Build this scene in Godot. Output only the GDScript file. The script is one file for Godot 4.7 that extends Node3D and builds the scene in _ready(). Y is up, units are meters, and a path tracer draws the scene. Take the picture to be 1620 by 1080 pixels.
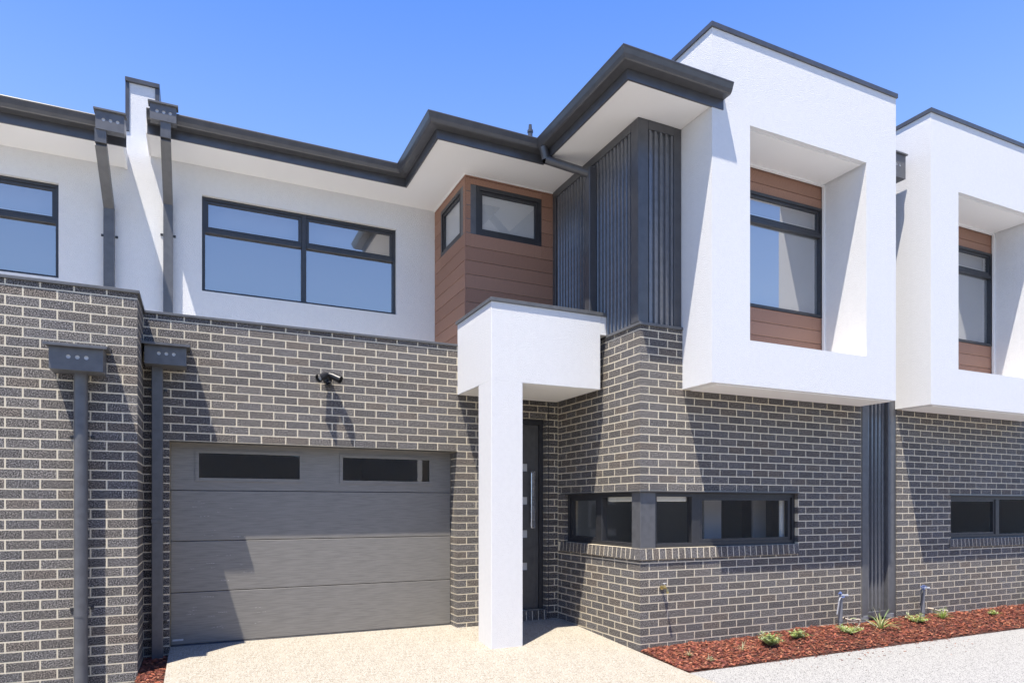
extends Node3D
# A brick and render townhouse between two neighbours. z = 0 is the garage wall, +z is towards the street, x runs to the right along the terrace.

const CAM := Vector3(0, 1.445, 7.5)
const COURSE := 0.0855
const BRICK := 0.2437
const JOINT := 0.0116
const HEADER := 0.11

var M := {}
var brick_mats := []
var mesh_cache := {}
var rng := RandomNumberGenerator.new()

# ---------------------------------------------------------------- helpers
func lin(r: float, g: float, b: float, a := 1.0) -> Color:
	var c := Color(r, g, b).linear_to_srgb()
	c.a = a
	return c

func surf() -> SurfaceTool:
	var st := SurfaceTool.new()
	st.begin(Mesh.PRIMITIVE_TRIANGLES)
	return st

# a, b, c, d run counter-clockwise as seen from outside
func quad(st: SurfaceTool, a: Vector3, b: Vector3, c: Vector3, d: Vector3) -> void:
	var n := (b - a).cross(c - a)
	if n.length() < 1e-12:
		n = (c - a).cross(d - a)
	n = n.normalized()
	for p in [a, c, b, a, d, c]:
		st.set_normal(n)
		st.add_vertex(p)

func tri(st: SurfaceTool, a: Vector3, b: Vector3, c: Vector3) -> void:
	var n := (b - a).cross(c - a).normalized()
	for p in [a, c, b]:
		st.set_normal(n)
		st.add_vertex(p)

func box(st: SurfaceTool, lo: Vector3, hi: Vector3, bev := 0.0) -> void:
	var e := minf(bev, minf(hi.x - lo.x, minf(hi.y - lo.y, hi.z - lo.z)) * 0.45)
	if e <= 0.0:
		var p := []
		for i in 8:
			p.append(Vector3(hi.x if i & 1 else lo.x, hi.y if i & 2 else lo.y, hi.z if i & 4 else lo.z))
		quad(st, p[4], p[5], p[7], p[6])
		quad(st, p[1], p[0], p[2], p[3])
		quad(st, p[0], p[4], p[6], p[2])
		quad(st, p[5], p[1], p[3], p[7])
		quad(st, p[6], p[7], p[3], p[2])
		quad(st, p[0], p[1], p[5], p[4])
		return
	var c := (lo + hi) * 0.5
	var h := (hi - lo) * 0.5
	# v(sx, sy, sz, axis): the corner's vertex that lies on the face across that axis
	var v := func(sx: int, sy: int, sz: int, axis: int) -> Vector3:
		var k := Vector3(h.x - e, h.y - e, h.z - e)
		k[axis] = h[axis]
		return c + Vector3(k.x * sx, k.y * sy, k.z * sz)
	for axis in 3:
		for s in [-1, 1]:
			var q := []
			for t in [[-1, -1], [1, -1], [1, 1], [-1, 1]]:
				var sg := [0, 0, 0]
				sg[axis] = s
				sg[(axis + 1) % 3] = t[0]
				sg[(axis + 2) % 3] = t[1]
				q.append(v.call(sg[0], sg[1], sg[2], axis))
			if s > 0:
				quad(st, q[0], q[1], q[2], q[3])
			else:
				quad(st, q[3], q[2], q[1], q[0])
	for axis in 3:
		var a1 := (axis + 1) % 3
		var a2 := (axis + 2) % 3
		for s1 in [-1, 1]:
			for s2 in [-1, 1]:
				var q := []
				for t in [[-1, a1], [1, a1], [1, a2], [-1, a2]]:
					var sg := [0, 0, 0]
					sg[axis] = t[0]
					sg[a1] = s1
					sg[a2] = s2
					q.append(v.call(sg[0], sg[1], sg[2], t[1]))
				if s1 * s2 < 0:
					quad(st, q[0], q[1], q[2], q[3])
				else:
					quad(st, q[3], q[2], q[1], q[0])
	for sx in [-1, 1]:
		for sy in [-1, 1]:
			for sz in [-1, 1]:
				var a: Vector3 = v.call(sx, sy, sz, 0)
				var b: Vector3 = v.call(sx, sy, sz, 1)
				var d: Vector3 = v.call(sx, sy, sz, 2)
				if sx * sy * sz > 0:
					tri(st, a, b, d)
				else:
					tri(st, a, d, b)

# round bar from p to q
func rod(st: SurfaceTool, p: Vector3, q: Vector3, r0: float, r1: float, n := 14, caps := true) -> void:
	var d := (q - p).normalized()
	var u := d.cross(Vector3.UP if absf(d.y) < 0.9 else Vector3.RIGHT).normalized()
	var w := d.cross(u)
	for i in n:
		var a := TAU * i / n
		var b := TAU * (i + 1) / n
		var na := u * cos(a) + w * sin(a)
		var nb := u * cos(b) + w * sin(b)
		var pa := p + na * r0
		var pb := p + nb * r0
		var qa := q + na * r1
		var qb := q + nb * r1
		for e in [[pa, na], [qb, nb], [pb, nb], [pa, na], [qa, na], [qb, nb]]:
			st.set_normal(e[1])
			st.add_vertex(e[0])
		if caps:
			tri(st, q, qa, qb)
			tri(st, p, pb, pa)

func tube(st: SurfaceTool, pts: Array, r: float, n := 10) -> void:
	for i in pts.size() - 1:
		rod(st, pts[i], pts[i + 1], r, r, n)
		if i > 0:
			ball(st, pts[i], r, n)

func ball(st: SurfaceTool, c: Vector3, r: float, n := 10, squash := Vector3.ONE) -> void:
	var m := n / 2
	for j in m:
		for i in n:
			var q := []
			for e in [[i, j], [i + 1, j], [i + 1, j + 1], [i, j + 1]]:
				var a: float = TAU * e[0] / n
				var t: float = PI * e[1] / m
				q.append(Vector3(sin(t) * cos(a), cos(t), sin(t) * sin(a)))
			for k in [0, 2, 3, 0, 1, 2]:
				st.set_normal(q[k])
				st.add_vertex(c + q[k] * r * squash)

func put(nm: String, st: SurfaceTool, mat: Material, parent: Node3D) -> MeshInstance3D:
	var o := MeshInstance3D.new()
	o.name = nm
	st.set_material(mat)
	o.mesh = st.commit()
	parent.add_child(o, true)
	return o

func put_box(nm: String, lo: Vector3, hi: Vector3, mat: Material, parent: Node3D, bev := 0.0) -> MeshInstance3D:
	var st := surf()
	box(st, lo, hi, bev)
	return put(nm, st, mat, parent)

func empty(nm: String, parent: Node3D, at := Vector3.ZERO, turn := 0.0) -> Node3D:
	var o := Node3D.new()
	o.name = nm
	parent.add_child(o, true)
	o.position = at
	o.rotation_degrees.y = turn
	return o

func tag(o: Node3D, label: String, category: String, group := "") -> Node3D:
	o.set_meta("label", label)
	o.set_meta("category", category)
	if group:
		o.set_meta("group", group)
	return o

func structure(o: Node3D, label := "") -> void:
	o.set_meta("kind", "structure")
	if label:
		o.set_meta("label", label)

# A slab with openings, in local axes (x along, y up, z outwards): only its outer faces.
func slab(st: SurfaceTool, x0: float, y0: float, x1: float, y1: float, z0: float, z1: float, holes := []) -> void:
	var xs := [x0, x1]
	var ys := [y0, y1]
	for h in holes:
		for v in [h[0], h[2]]:
			if v > x0 and v < x1 and not xs.has(v):
				xs.append(v)
		for v in [h[1], h[3]]:
			if v > y0 and v < y1 and not ys.has(v):
				ys.append(v)
	xs.sort()
	ys.sort()
	var solid := func(i: int, j: int) -> bool:
		if i < 0 or j < 0 or i >= xs.size() - 1 or j >= ys.size() - 1:
			return false
		var cx: float = (xs[i] + xs[i + 1]) / 2
		var cy: float = (ys[j] + ys[j + 1]) / 2
		for h in holes:
			if cx > h[0] and cx < h[2] and cy > h[1] and cy < h[3]:
				return false
		return true
	for i in xs.size() - 1:
		for j in ys.size() - 1:
			if not solid.call(i, j):
				continue
			var a: float = xs[i]
			var b: float = xs[i + 1]
			var c: float = ys[j]
			var d: float = ys[j + 1]
			quad(st, Vector3(a, c, z1), Vector3(b, c, z1), Vector3(b, d, z1), Vector3(a, d, z1))
			quad(st, Vector3(b, c, z0), Vector3(a, c, z0), Vector3(a, d, z0), Vector3(b, d, z0))
			if not solid.call(i - 1, j):
				quad(st, Vector3(a, c, z0), Vector3(a, c, z1), Vector3(a, d, z1), Vector3(a, d, z0))
			if not solid.call(i + 1, j):
				quad(st, Vector3(b, c, z1), Vector3(b, c, z0), Vector3(b, d, z0), Vector3(b, d, z1))
			if not solid.call(i, j - 1):
				quad(st, Vector3(a, c, z0), Vector3(b, c, z0), Vector3(b, c, z1), Vector3(a, c, z1))
			if not solid.call(i, j + 1):
				quad(st, Vector3(a, d, z1), Vector3(b, d, z1), Vector3(b, d, z0), Vector3(a, d, z0))

# ---------------------------------------------------------------- bricks
func brick_mesh(w: float, h: float, d: float) -> ArrayMesh:
	var key := "%.3f %.3f %.3f" % [w, h, d]
	if not mesh_cache.has(key):
		var st := surf()
		brick_shape(st, w, h, d)
		mesh_cache[key] = st.commit()
	return mesh_cache[key]

func brick_shape(st: SurfaceTool, w: float, h: float, d: float, t := Transform3D.IDENTITY) -> void:
	var e := 0.0014
	var f := [Vector3(-w / 2 + e, -h / 2 + e, 0), Vector3(w / 2 - e, -h / 2 + e, 0), Vector3(w / 2 - e, h / 2 - e, 0), Vector3(-w / 2 + e, h / 2 - e, 0)]
	var g := [Vector3(-w / 2, -h / 2, -e), Vector3(w / 2, -h / 2, -e), Vector3(w / 2, h / 2, -e), Vector3(-w / 2, h / 2, -e)]
	var b := [Vector3(-w / 2, -h / 2, -d), Vector3(w / 2, -h / 2, -d), Vector3(w / 2, h / 2, -d), Vector3(-w / 2, h / 2, -d)]
	for p in [f, g, b]:
		for i in 4:
			p[i] = t * p[i]
	quad(st, f[0], f[1], f[2], f[3])
	for i in 4:
		var j := (i + 1) % 4
		quad(st, g[i], g[j], f[j], f[i])
		quad(st, b[i], b[j], g[j], g[i])

func take_out(rects: Array, h: Array) -> Array:
	var out := []
	for r in rects:
		if r[2] <= h[0] or r[0] >= h[2] or r[3] <= h[1] or r[1] >= h[3]:
			out.append(r)
			continue
		if r[0] < h[0]:
			out.append([r[0], r[1], h[0], r[3]])
		if r[2] > h[2]:
			out.append([h[2], r[1], r[2], r[3]])
		var a := maxf(r[0], h[0])
		var b := minf(r[2], h[2])
		if r[1] < h[1]:
			out.append([a, r[1], b, h[1] - JOINT / 2])
		if r[3] > h[3]:
			out.append([a, h[3] + JOINT / 2, b, r[3]])
	return out

# Running bond on a wall face. The face starts at `at` and runs along its own x; `turn` as for rotation about y. joints: where a vertical joint falls in even and in odd rows.
# own_start / own_end: which rows (0 even, 1 odd) turn an outside corner with a full brick; in the others the neighbouring wall's brick shows its end. -1: no corner.
func lay(out: Array, wall: Node3D, at: Vector3, turn: float, s0: float, s1: float, y0: float, y1: float, anchor: float, joints: Array, holes := [], own_start := -1, own_end := -1, depth := 0.1) -> void:
	var basis := Basis(Vector3.UP, deg_to_rad(turn))
	var r0 := floori((y0 - anchor) / COURSE)
	var r1 := ceili((y1 - anchor) / COURSE)
	for r in range(r0, r1):
		var parity := posmod(r, 2)
		var yb := maxf(anchor + r * COURSE + JOINT / 2, y0)
		var yt := minf(anchor + (r + 1) * COURSE - JOINT / 2, y1)
		if yt - yb < 0.012:
			continue
		var a0 := s0
		var a1 := s1
		if own_start >= 0 and parity != own_start:
			a0 += HEADER + JOINT
		if own_end >= 0 and parity != own_end:
			a1 -= HEADER + JOINT
		var j: float = joints[parity]
		var k := floori((a0 - j) / BRICK)
		while j + k * BRICK < a1:
			var b0 := maxf(j + k * BRICK + JOINT / 2, a0)
			var b1 := minf(j + (k + 1) * BRICK - JOINT / 2, a1)
			if a1 - b1 < 0.03 and a1 - b1 > 0.0:
				b1 = a1
			k += 1
			if b1 - b0 < 0.02:
				continue
			var rects := [[b0, yb, b1, yt]]
			for h in holes:
				rects = take_out(rects, h)
				for q in rects:      # bricks at an opening run right up to it
					if q[3] > h[1] + 0.01 and q[1] < h[3] - 0.01:
						if absf(q[0] - h[2]) < JOINT:
							q[0] = h[2]
						if absf(q[2] - h[0]) < JOINT:
							q[2] = h[0]
			for q in rects:
				var w: float = q[2] - q[0]
				var hh: float = q[3] - q[1]
				if w < 0.018 or hh < 0.012:
					continue
				var c := at + basis * Vector3((q[0] + q[2]) / 2, 0, 0)
				c.y = (q[1] + q[3]) / 2
				add_brick(out, wall, Transform3D(basis, c), w, hh, depth)

func add_brick(out: Array, wall: Node3D, t: Transform3D, w: float, h: float, d: float) -> void:
	var see := CAM - t.origin
	var dist := see.length()
	var facing := maxf(t.basis.z.dot(see) / dist, 0.0)
	# each brick sits a hair proud or shy of its neighbours
	var s := 0.0008 * (rng.randf() - 0.5)
	t.origin += t.basis.z * s
	out.append({"wall": wall, "t": t, "w": snappedf(w, 0.001), "h": snappedf(h, 0.001), "d": d, "area": w * h * facing / (dist * dist), "m": rng.randi() % brick_mats.size()})

# The 300 bricks of a house that show largest become parts of their own; the others are joined into one part.
func build_bricks(specs: Array, house: Node3D) -> void:
	specs.sort_custom(func(a, b): return a.area > b.area)
	var rest := []
	for i in brick_mats.size():
		rest.append(surf())
	var n := 0
	for s in specs:
		if n < 300:
			var o := MeshInstance3D.new()
			o.name = "brick"
			o.mesh = brick_mesh(s.w, s.h, s.d)
			o.material_override = brick_mats[s.m]
			s.wall.add_child(o, true)
			o.transform = s.t
			n += 1
		else:
			brick_shape(rest[s.m], s.w, s.h, s.d, s.t)
	if specs.size() > 300:
		var am := ArrayMesh.new()
		for i in rest.size():
			rest[i].set_material(brick_mats[i])
			rest[i].commit(am)
		var o := MeshInstance3D.new()
		o.name = "brickwork"
		o.mesh = am
		o.set_meta("kind", "stuff")
		house.add_child(o, true)

# ---------------------------------------------------------------- materials
func noise_tex(size: int, freq: float, kind: int, sd: int, ramp: Array, octaves := 3, cell := FastNoiseLite.RETURN_CELL_VALUE, jitter := 1.0) -> NoiseTexture2D:
	var n := FastNoiseLite.new()
	n.noise_type = kind
	n.seed = sd
	n.frequency = freq
	n.fractal_octaves = octaves
	if kind == FastNoiseLite.TYPE_CELLULAR:
		n.cellular_return_type = cell
		n.cellular_jitter = jitter
		n.fractal_type = FastNoiseLite.FRACTAL_NONE
	var t := NoiseTexture2D.new()
	t.width = size
	t.height = size
	t.seamless = true
	t.noise = n
	if ramp.size():
		var g := Gradient.new()
		g.offsets = PackedFloat32Array(ramp.map(func(e): return e[0]))
		g.colors = PackedColorArray(ramp.map(func(e): return e[1]))
		t.color_ramp = g
	return t

func normal_tex(size: int, freq: float, kind: int, sd: int, strength: float, octaves := 3) -> NoiseTexture2D:
	var t := noise_tex(size, freq, kind, sd, [], octaves, FastNoiseLite.RETURN_DISTANCE)
	t.as_normal_map = true
	t.bump_strength = strength
	return t

func mat(nm: String, c: Color, rough: float, tex: Texture2D = null, tile := 1.0, nrm: Texture2D = null, nscale := 1.0, metal := 0.0, spec := 0.5) -> StandardMaterial3D:
	var m := StandardMaterial3D.new()
	m.resource_name = nm
	m.albedo_color = c
	m.roughness = rough
	m.metallic = metal
	m.metallic_specular = spec
	if tex or nrm:
		m.uv1_triplanar = true
		m.uv1_world_triplanar = true
		m.uv1_triplanar_sharpness = 8.0
		m.uv1_scale = Vector3.ONE * tile
	if tex:
		m.albedo_texture = tex
	if nrm:
		m.normal_enabled = true
		m.normal_texture = nrm
		m.normal_scale = nscale
	M[nm] = m
	return m

func glass(nm: String, c: Color, metal: float, rough := 0.02, spec := 0.5) -> StandardMaterial3D:
	var m := StandardMaterial3D.new()
	m.resource_name = nm
	m.albedo_color = c
	m.roughness = rough
	m.metallic = metal
	m.metallic_specular = spec
	m.transparency = BaseMaterial3D.TRANSPARENCY_ALPHA
	M[nm] = m
	return m

# glass with a neutral reflective coating: that share of the light is mirrored, the rest passes
func coated(nm: String, share: float) -> StandardMaterial3D:
	var m := glass(nm, Color(1, 1, 1, share), 1.0, 0.02)
	var im := Image.create(4, 4, false, Image.FORMAT_RGB8)
	im.fill(Color(0.97, 0.97, 0.97))
	m.albedo_texture = ImageTexture.create_from_image(im)
	return m

func grey(v: float) -> Color:
	return Color(v, v, v)

func make_materials() -> void:
	var simplex := FastNoiseLite.TYPE_SIMPLEX_SMOOTH
	var cells := FastNoiseLite.TYPE_CELLULAR
	# bricks: charcoal clay with pits and pale grit
	var brick_tex := noise_tex(1024, 0.055, simplex, 3, [[0.0, grey(0.16)], [0.30, grey(0.40)], [0.46, grey(0.62)], [0.58, grey(0.72)], [0.72, grey(0.90)], [0.82, grey(1.0)], [1.0, Color(1, 0.98, 0.95)]], 3)
	var brick_nrm := normal_tex(1024, 0.075, simplex, 5, 16.0, 3)
	var tints := [[0.330, 0.312, 0.302], [0.262, 0.248, 0.242], [0.372, 0.350, 0.334], [0.300, 0.276, 0.258], [0.338, 0.326, 0.328], [0.350, 0.305, 0.268], [0.280, 0.270, 0.274], [0.318, 0.292, 0.272]]
	for i in tints.size():
		var m := mat("brick_%d" % i, lin(tints[i][0] * 1.70, tints[i][1] * 1.68, tints[i][2] * 1.66), 0.7, brick_tex, 1.25, brick_nrm, 2.6, 0.0, 0.5)
		m.uv1_offset = Vector3(0.37 * i, 0.21 * i, 0.11 * i)
		brick_mats.append(m)
	var sand := noise_tex(512, 0.09, simplex, 8, [[0.0, grey(0.72)], [0.5, grey(0.92)], [1.0, grey(1.0)]], 4)
	mat("mortar", lin(0.82, 0.73, 0.55), 0.95, sand, 3.0)
	# render: rolled texture coat
	var stucco_n := normal_tex(1024, 0.06, simplex, 11, 7.0, 3)
	var stucco_t := noise_tex(512, 0.02, simplex, 12, [[0.0, grey(0.985)], [0.5, grey(0.995)], [1.0, grey(1.0)]], 5)
	mat("render", lin(0.77, 0.77, 0.765), 0.9, stucco_t, 1.3, stucco_n, 0.8)
	mat("soffit", lin(0.87, 0.86, 0.84), 0.8)
	# powder-coated steel and aluminium
	var dust := noise_tex(512, 0.012, simplex, 14, [[0.0, grey(0.86)], [0.5, grey(0.95)], [1.0, grey(1.0)]], 5)
	mat("dark_metal", lin(0.078, 0.079, 0.085), 0.30, dust, 1.1, null, 1.0, 0.0, 0.6)
	mat("frame_metal", lin(0.036, 0.037, 0.042), 0.38, dust, 1.7, null, 1.0, 0.0, 0.55)
	mat("pipe_paint", lin(0.115, 0.117, 0.124), 0.40, dust, 1.3, null, 1.0, 0.0, 0.55)
	mat("corrugated", lin(0.185, 0.190, 0.205), 0.24, dust, 1.5, null, 1.0, 0.45, 0.7)
	mat("cap_metal", lin(0.13, 0.132, 0.135), 0.42, dust, 1.3)
	mat("zinc_roof", lin(0.62, 0.63, 0.63), 0.5, dust, 1.0)
	mat("galvanised", lin(0.62, 0.63, 0.64), 0.5, dust, 3.0)
	mat("chrome", lin(0.75, 0.75, 0.77), 0.12, null, 1.0, null, 1.0, 1.0)
	mat("brass", lin(0.62, 0.50, 0.24), 0.3, null, 1.0, null, 1.0, 1.0)
	mat("black_plastic", lin(0.015, 0.015, 0.016), 0.4)
	mat("lamp_lens", lin(0.60, 0.60, 0.60), 0.15)
	# timber-look cladding: fine vertical-free grain along the boards
	var wood := noise_tex(1024, 0.03, simplex, 21, [[0.0, grey(0.66)], [0.45, grey(0.86)], [0.7, grey(0.95)], [1.0, grey(1.0)]], 5)
	var tones := [[0.435, 0.232, 0.152], [0.405, 0.214, 0.140], [0.46, 0.250, 0.166]]
	for i in tones.size():
		var m := mat("board_%d" % i, lin(tones[i][0], tones[i][1], tones[i][2]), 0.62, wood, 1.0)
		m.uv1_scale = Vector3(1.2, 9.0, 1.2)
		m.uv1_offset = Vector3(0.3 * i, 0.45 * i, 0.7 * i)
	# garage door: embossed steel with a fine horizontal grain and chalky rub marks
	var door_t := noise_tex(1024, 0.02, simplex, 31, [[0.0, grey(0.84)], [0.45, grey(0.94)], [0.7, grey(0.98)], [1.0, grey(1.0)]], 5)
	var door_n := normal_tex(1024, 0.06, simplex, 32, 3.0, 3)
	var gd := mat("garage_steel", lin(0.225, 0.216, 0.200), 0.46, door_t, 1.0, door_n, 0.05, 0.0, 0.55)
	gd.uv1_scale = Vector3(0.17, 3.1, 0.17)
	mat("chalk", lin(0.50, 0.49, 0.47), 0.9)
	mat("door_paint", lin(0.095, 0.094, 0.094), 0.42, dust, 1.2)
	# exposed aggregate: cream and grey pebbles in cement
	var tan_t := noise_tex(1024, 0.075, cells, 41, [[0.0, lin(0.16, 0.13, 0.10)], [0.08, lin(0.40, 0.33, 0.24)], [0.25, lin(0.66, 0.59, 0.46)], [0.62, lin(0.80, 0.74, 0.61)], [0.88, lin(0.87, 0.82, 0.71)], [1.0, lin(0.95, 0.92, 0.85)]])
	var peb_n := normal_tex(1024, 0.075, cells, 41, 5.0)
	mat("tan_aggregate", lin(0.50, 0.50, 0.50), 0.85, tan_t, 2.1, peb_n, 0.5)
	var grey_t := noise_tex(1024, 0.075, cells, 43, [[0.0, lin(0.08, 0.08, 0.085)], [0.08, lin(0.22, 0.22, 0.22)], [0.18, lin(0.52, 0.52, 0.51)], [0.5, lin(0.68, 0.68, 0.665)], [1.0, lin(0.86, 0.86, 0.84)]])
	mat("grey_aggregate", lin(0.50, 0.495, 0.48), 0.85, grey_t, 1.9, peb_n, 0.5)
	var soil := noise_tex(512, 0.03, simplex, 51, [[0.0, lin(0.03, 0.014, 0.010)], [1.0, lin(0.12, 0.045, 0.028)]], 5)
	mat("bark_soil", Color.WHITE, 1.0, soil, 3.0)
	var earth := noise_tex(512, 0.02, simplex, 52, [[0.0, lin(0.20, 0.19, 0.17)], [1.0, lin(0.34, 0.33, 0.30)]], 5)
	mat("earth", Color.WHITE, 1.0, earth, 0.5)
	# inside the rooms
	mat("plaster", lin(0.70, 0.69, 0.67), 0.9)
	mat("floorboards", lin(0.22, 0.15, 0.09), 0.5)
	mat("blind", lin(0.72, 0.72, 0.66), 0.8)
	mat("blind_cloth", lin(0.40, 0.40, 0.41), 0.9)
	mat("cupboard", lin(0.16, 0.16, 0.165), 0.35)
	mat("stone_bench", lin(0.10, 0.10, 0.105), 0.2)
	# glazing
	coated("clear_glass", 0.42)
	coated("kitchen_glass", 0.13)
	coated("garage_acrylic", 0.16)
	mat("frosted_film", lin(0.11, 0.11, 0.11), 0.5)
	mat("frosted_mid", lin(0.36, 0.37, 0.37), 0.5)
	mat("frosted_pale", lin(0.52, 0.53, 0.53), 0.3)
	var wrap := glass("plastic_film", lin(0.8, 0.8, 0.8, 0.15), 0.0, 0.1)
	wrap.metallic_specular = 0.6
	# planting
	for e in [["leaf_lime", 0.32, 0.40, 0.11], ["leaf_green", 0.20, 0.29, 0.12], ["leaf_grey", 0.34, 0.38, 0.23], ["leaf_straw", 0.48, 0.43, 0.28]]:
		var m := mat(e[0], lin(e[1], e[2], e[3]), 0.6)
		m.backlight_enabled = true
		m.backlight = lin(e[1] * 0.6, e[2] * 0.6, e[3] * 0.4)
	mat("pvc", lin(0.19, 0.20, 0.22), 0.5)
	mat("blue_tape", lin(0.10, 0.15, 0.34), 0.5)
	mat("white_cord", lin(0.34, 0.35, 0.38), 0.6)
	mat("copper_pipe", lin(0.50, 0.44, 0.36), 0.45)
	mat("green_pipe", lin(0.12, 0.13, 0.05), 0.5)
	var chip := mat("bark_chip", Color.WHITE, 0.9)
	chip.vertex_color_use_as_albedo = true

# ---------------------------------------------------------------- joinery
# A window in its own axes: x to the right, y up, z outwards; its lower left corner at the origin. bars: [x0, y0, x1, y1] of mullions and transoms. panes: [x0, y0, x1, y1, glass, sash width].
func window(parent: Node3D, nm: String, at: Vector3, turn: float, w: float, h: float, bars: Array, panes: Array, depth := 0.08, edge := 0.045, frame_mat := "frame_metal") -> Node3D:
	var o := empty(nm, parent, at, turn)
	var st := surf()
	slab(st, 0, 0, w, h, -depth, 0, [[edge, edge, w - edge, h - edge]])
	for b in bars:
		box(st, Vector3(b[0], b[1], -depth + 0.004), Vector3(b[2], b[3], -0.003), 0.004)
	put("frame", st, M[frame_mat], o)
	for p in panes:
		var s: float = p[5]
		var z := -0.045
		if s > 0.0:
			var q := surf()
			slab(q, p[0], p[1], p[2], p[3], -0.062, -0.016, [[p[0] + s, p[1] + s, p[2] - s, p[3] - s]])
			put("sash", q, M[frame_mat], o)
			z = -0.036
		var frosted: bool = p[4].begins_with("frosted")
		var lo := Vector3(p[0] + s + 0.001, p[1] + s + 0.001, z)
		var hi := Vector3(p[2] - s - 0.001, p[3] - s - 0.001, z)
		var g := surf()
		quad(g, lo, Vector3(hi.x, lo.y, z), hi, Vector3(lo.x, hi.y, z))
		put("pane", g, M[{"frosted_film": "clear_glass", "frosted_mid": "clear_glass", "frosted_pale": "kitchen_glass"}.get(p[4], p[4])], o)
		if frosted:      # etched sheet behind the coated one
			put_box("frosted_sheet", lo - Vector3(0, 0, 0.016), hi - Vector3(0, 0, 0.010), M[p[4]], o)
	return o

# Sweeps an outline (outwards, up) along a path in plan, with mitred corners.
func sweep(st: SurfaceTool, path: Array, outline: Array) -> void:
	var rings := []
	for i in path.size():
		var p: Vector2 = path[i]
		var n0 := Vector2.ZERO
		var n1 := Vector2.ZERO
		if i > 0:
			var d: Vector2 = (p - path[i - 1]).normalized()
			n0 = Vector2(-d.y, d.x)
		if i < path.size() - 1:
			var d: Vector2 = (path[i + 1] - p).normalized()
			n1 = Vector2(-d.y, d.x)
		var off := n0 + n1
		var ring := []
		for e in outline:
			ring.append(Vector3(p.x + off.x * e.x, e.y, p.y + off.y * e.x))
		rings.append(ring)
	var n := outline.size()
	for i in rings.size() - 1:
		for k in n:
			var j := (k + 1) % n
			quad(st, rings[i][k], rings[i + 1][k], rings[i + 1][j], rings[i][j])
	for k in range(1, n - 1):
		tri(st, rings[0][0], rings[0][k], rings[0][k + 1])
		var l: int = rings.size() - 1
		tri(st, rings[l][0], rings[l][k + 1], rings[l][k])

# outlines run clockwise in (outwards, up) so that faces point out
func eave(house: Node3D, path: Array, y: float) -> void:
	var f := surf()
	sweep(f, path, [Vector2(-0.02, y + 0.17), Vector2(0.0, y + 0.17), Vector2(0.0, y - 0.012), Vector2(-0.02, y - 0.012)])
	put("fascia", f, M.dark_metal, house)
	var g := surf()
	sweep(g, path, [Vector2(0.004, y + 0.19), Vector2(0.132, y + 0.19), Vector2(0.138, y + 0.195), Vector2(0.150, y + 0.195), Vector2(0.153, y + 0.186), Vector2(0.146, y + 0.172), Vector2(0.130, y + 0.13), Vector2(0.112, y + 0.10), Vector2(0.10, y + 0.092), Vector2(0.004, y + 0.088)])
	put("gutter", g, M.dark_metal, house)

# A rainwater head: a folded steel box with a lipped top and three overflow holes in its front. Origin at the middle of its back, at its foot.
func rain_head(house: Node3D, at: Vector3, w: float, h: float, d: float, lid: bool) -> Node3D:
	var o := empty("rainwater_head", house, at)
	var tree := CSGBox3D.new()
	tree.name = "box"
	tree.size = Vector3(w, h, d)
	tree.position = Vector3(0, h / 2, d / 2)
	tree.material = M.pipe_paint
	for i in 3:
		var c := CSGCylinder3D.new()
		c.operation = CSGShape3D.OPERATION_SUBTRACTION
		c.radius = 0.0165
		c.height = 0.02
		c.sides = 20
		c.rotation_degrees.x = 90
		c.position = Vector3(w * 0.02 + (i - 1) * 0.064, h * 0.03, d / 2)
		c.material = M.galvanised
		tree.add_child(c)
	o.add_child(tree, true)
	var st := surf()
	if lid:
		# sloping lid with a turned-down lip
		var ov := 0.035
		var z1 := d + 0.045
		quad(st, Vector3(-w / 2 - ov, h + 0.006, z1), Vector3(w / 2 + ov, h + 0.006, z1), Vector3(w / 2 + ov, h + 0.05, 0.0), Vector3(-w / 2 - ov, h + 0.05, 0.0))
		box(st, Vector3(-w / 2 - ov, h - 0.018, z1 - 0.004), Vector3(w / 2 + ov, h + 0.005, z1 + 0.004), 0.001)
		box(st, Vector3(-w / 2 - ov, h + 0.001, 0.0), Vector3(w / 2 + ov, h + 0.005, z1 - 0.005))
		for s in [-1, 1]:
			var x: float = s * (w / 2 + ov)
			tri(st, Vector3(x, h + 0.005, 0.0), Vector3(x, h + 0.006, z1), Vector3(x, h + 0.05, 0.0))
	else:
		for b in [[Vector3(-w / 2 - 0.018, h - 0.004, d), Vector3(w / 2 + 0.018, h + 0.016, d + 0.022)], [Vector3(-w / 2 - 0.018, h - 0.004, 0), Vector3(-w / 2, h + 0.016, d - 0.001)], [Vector3(w / 2, h - 0.004, 0), Vector3(w / 2 + 0.018, h + 0.016, d - 0.001)]]:
			box(st, b[0], b[1], 0.002)
	put("lid" if lid else "lip", st, M.pipe_paint, o)
	return o

# a folded rectangular pipe along a path that stays in a plane x = const
func flat_pipe(st: SurfaceTool, pts: Array, w: float, d: float) -> void:
	for i in pts.size() - 1:
		var p: Vector3 = pts[i]
		var q: Vector3 = pts[i + 1]
		var v := (q - p).normalized()
		var side := Vector3.RIGHT * w / 2
		var out := side.normalized().cross(v).normalized() * d / 2
		if out.z < 0:
			out = -out
		var a := [p - side + out, p + side + out, p + side - out, p - side - out]
		var b := [q - side + out, q + side + out, q + side - out, q - side - out]
		for k in 4:
			var j := (k + 1) % 4
			quad(st, b[k], b[j], a[j], a[k])
		quad(st, a[0], a[1], a[2], a[3])
		quad(st, b[3], b[2], b[1], b[0])

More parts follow.
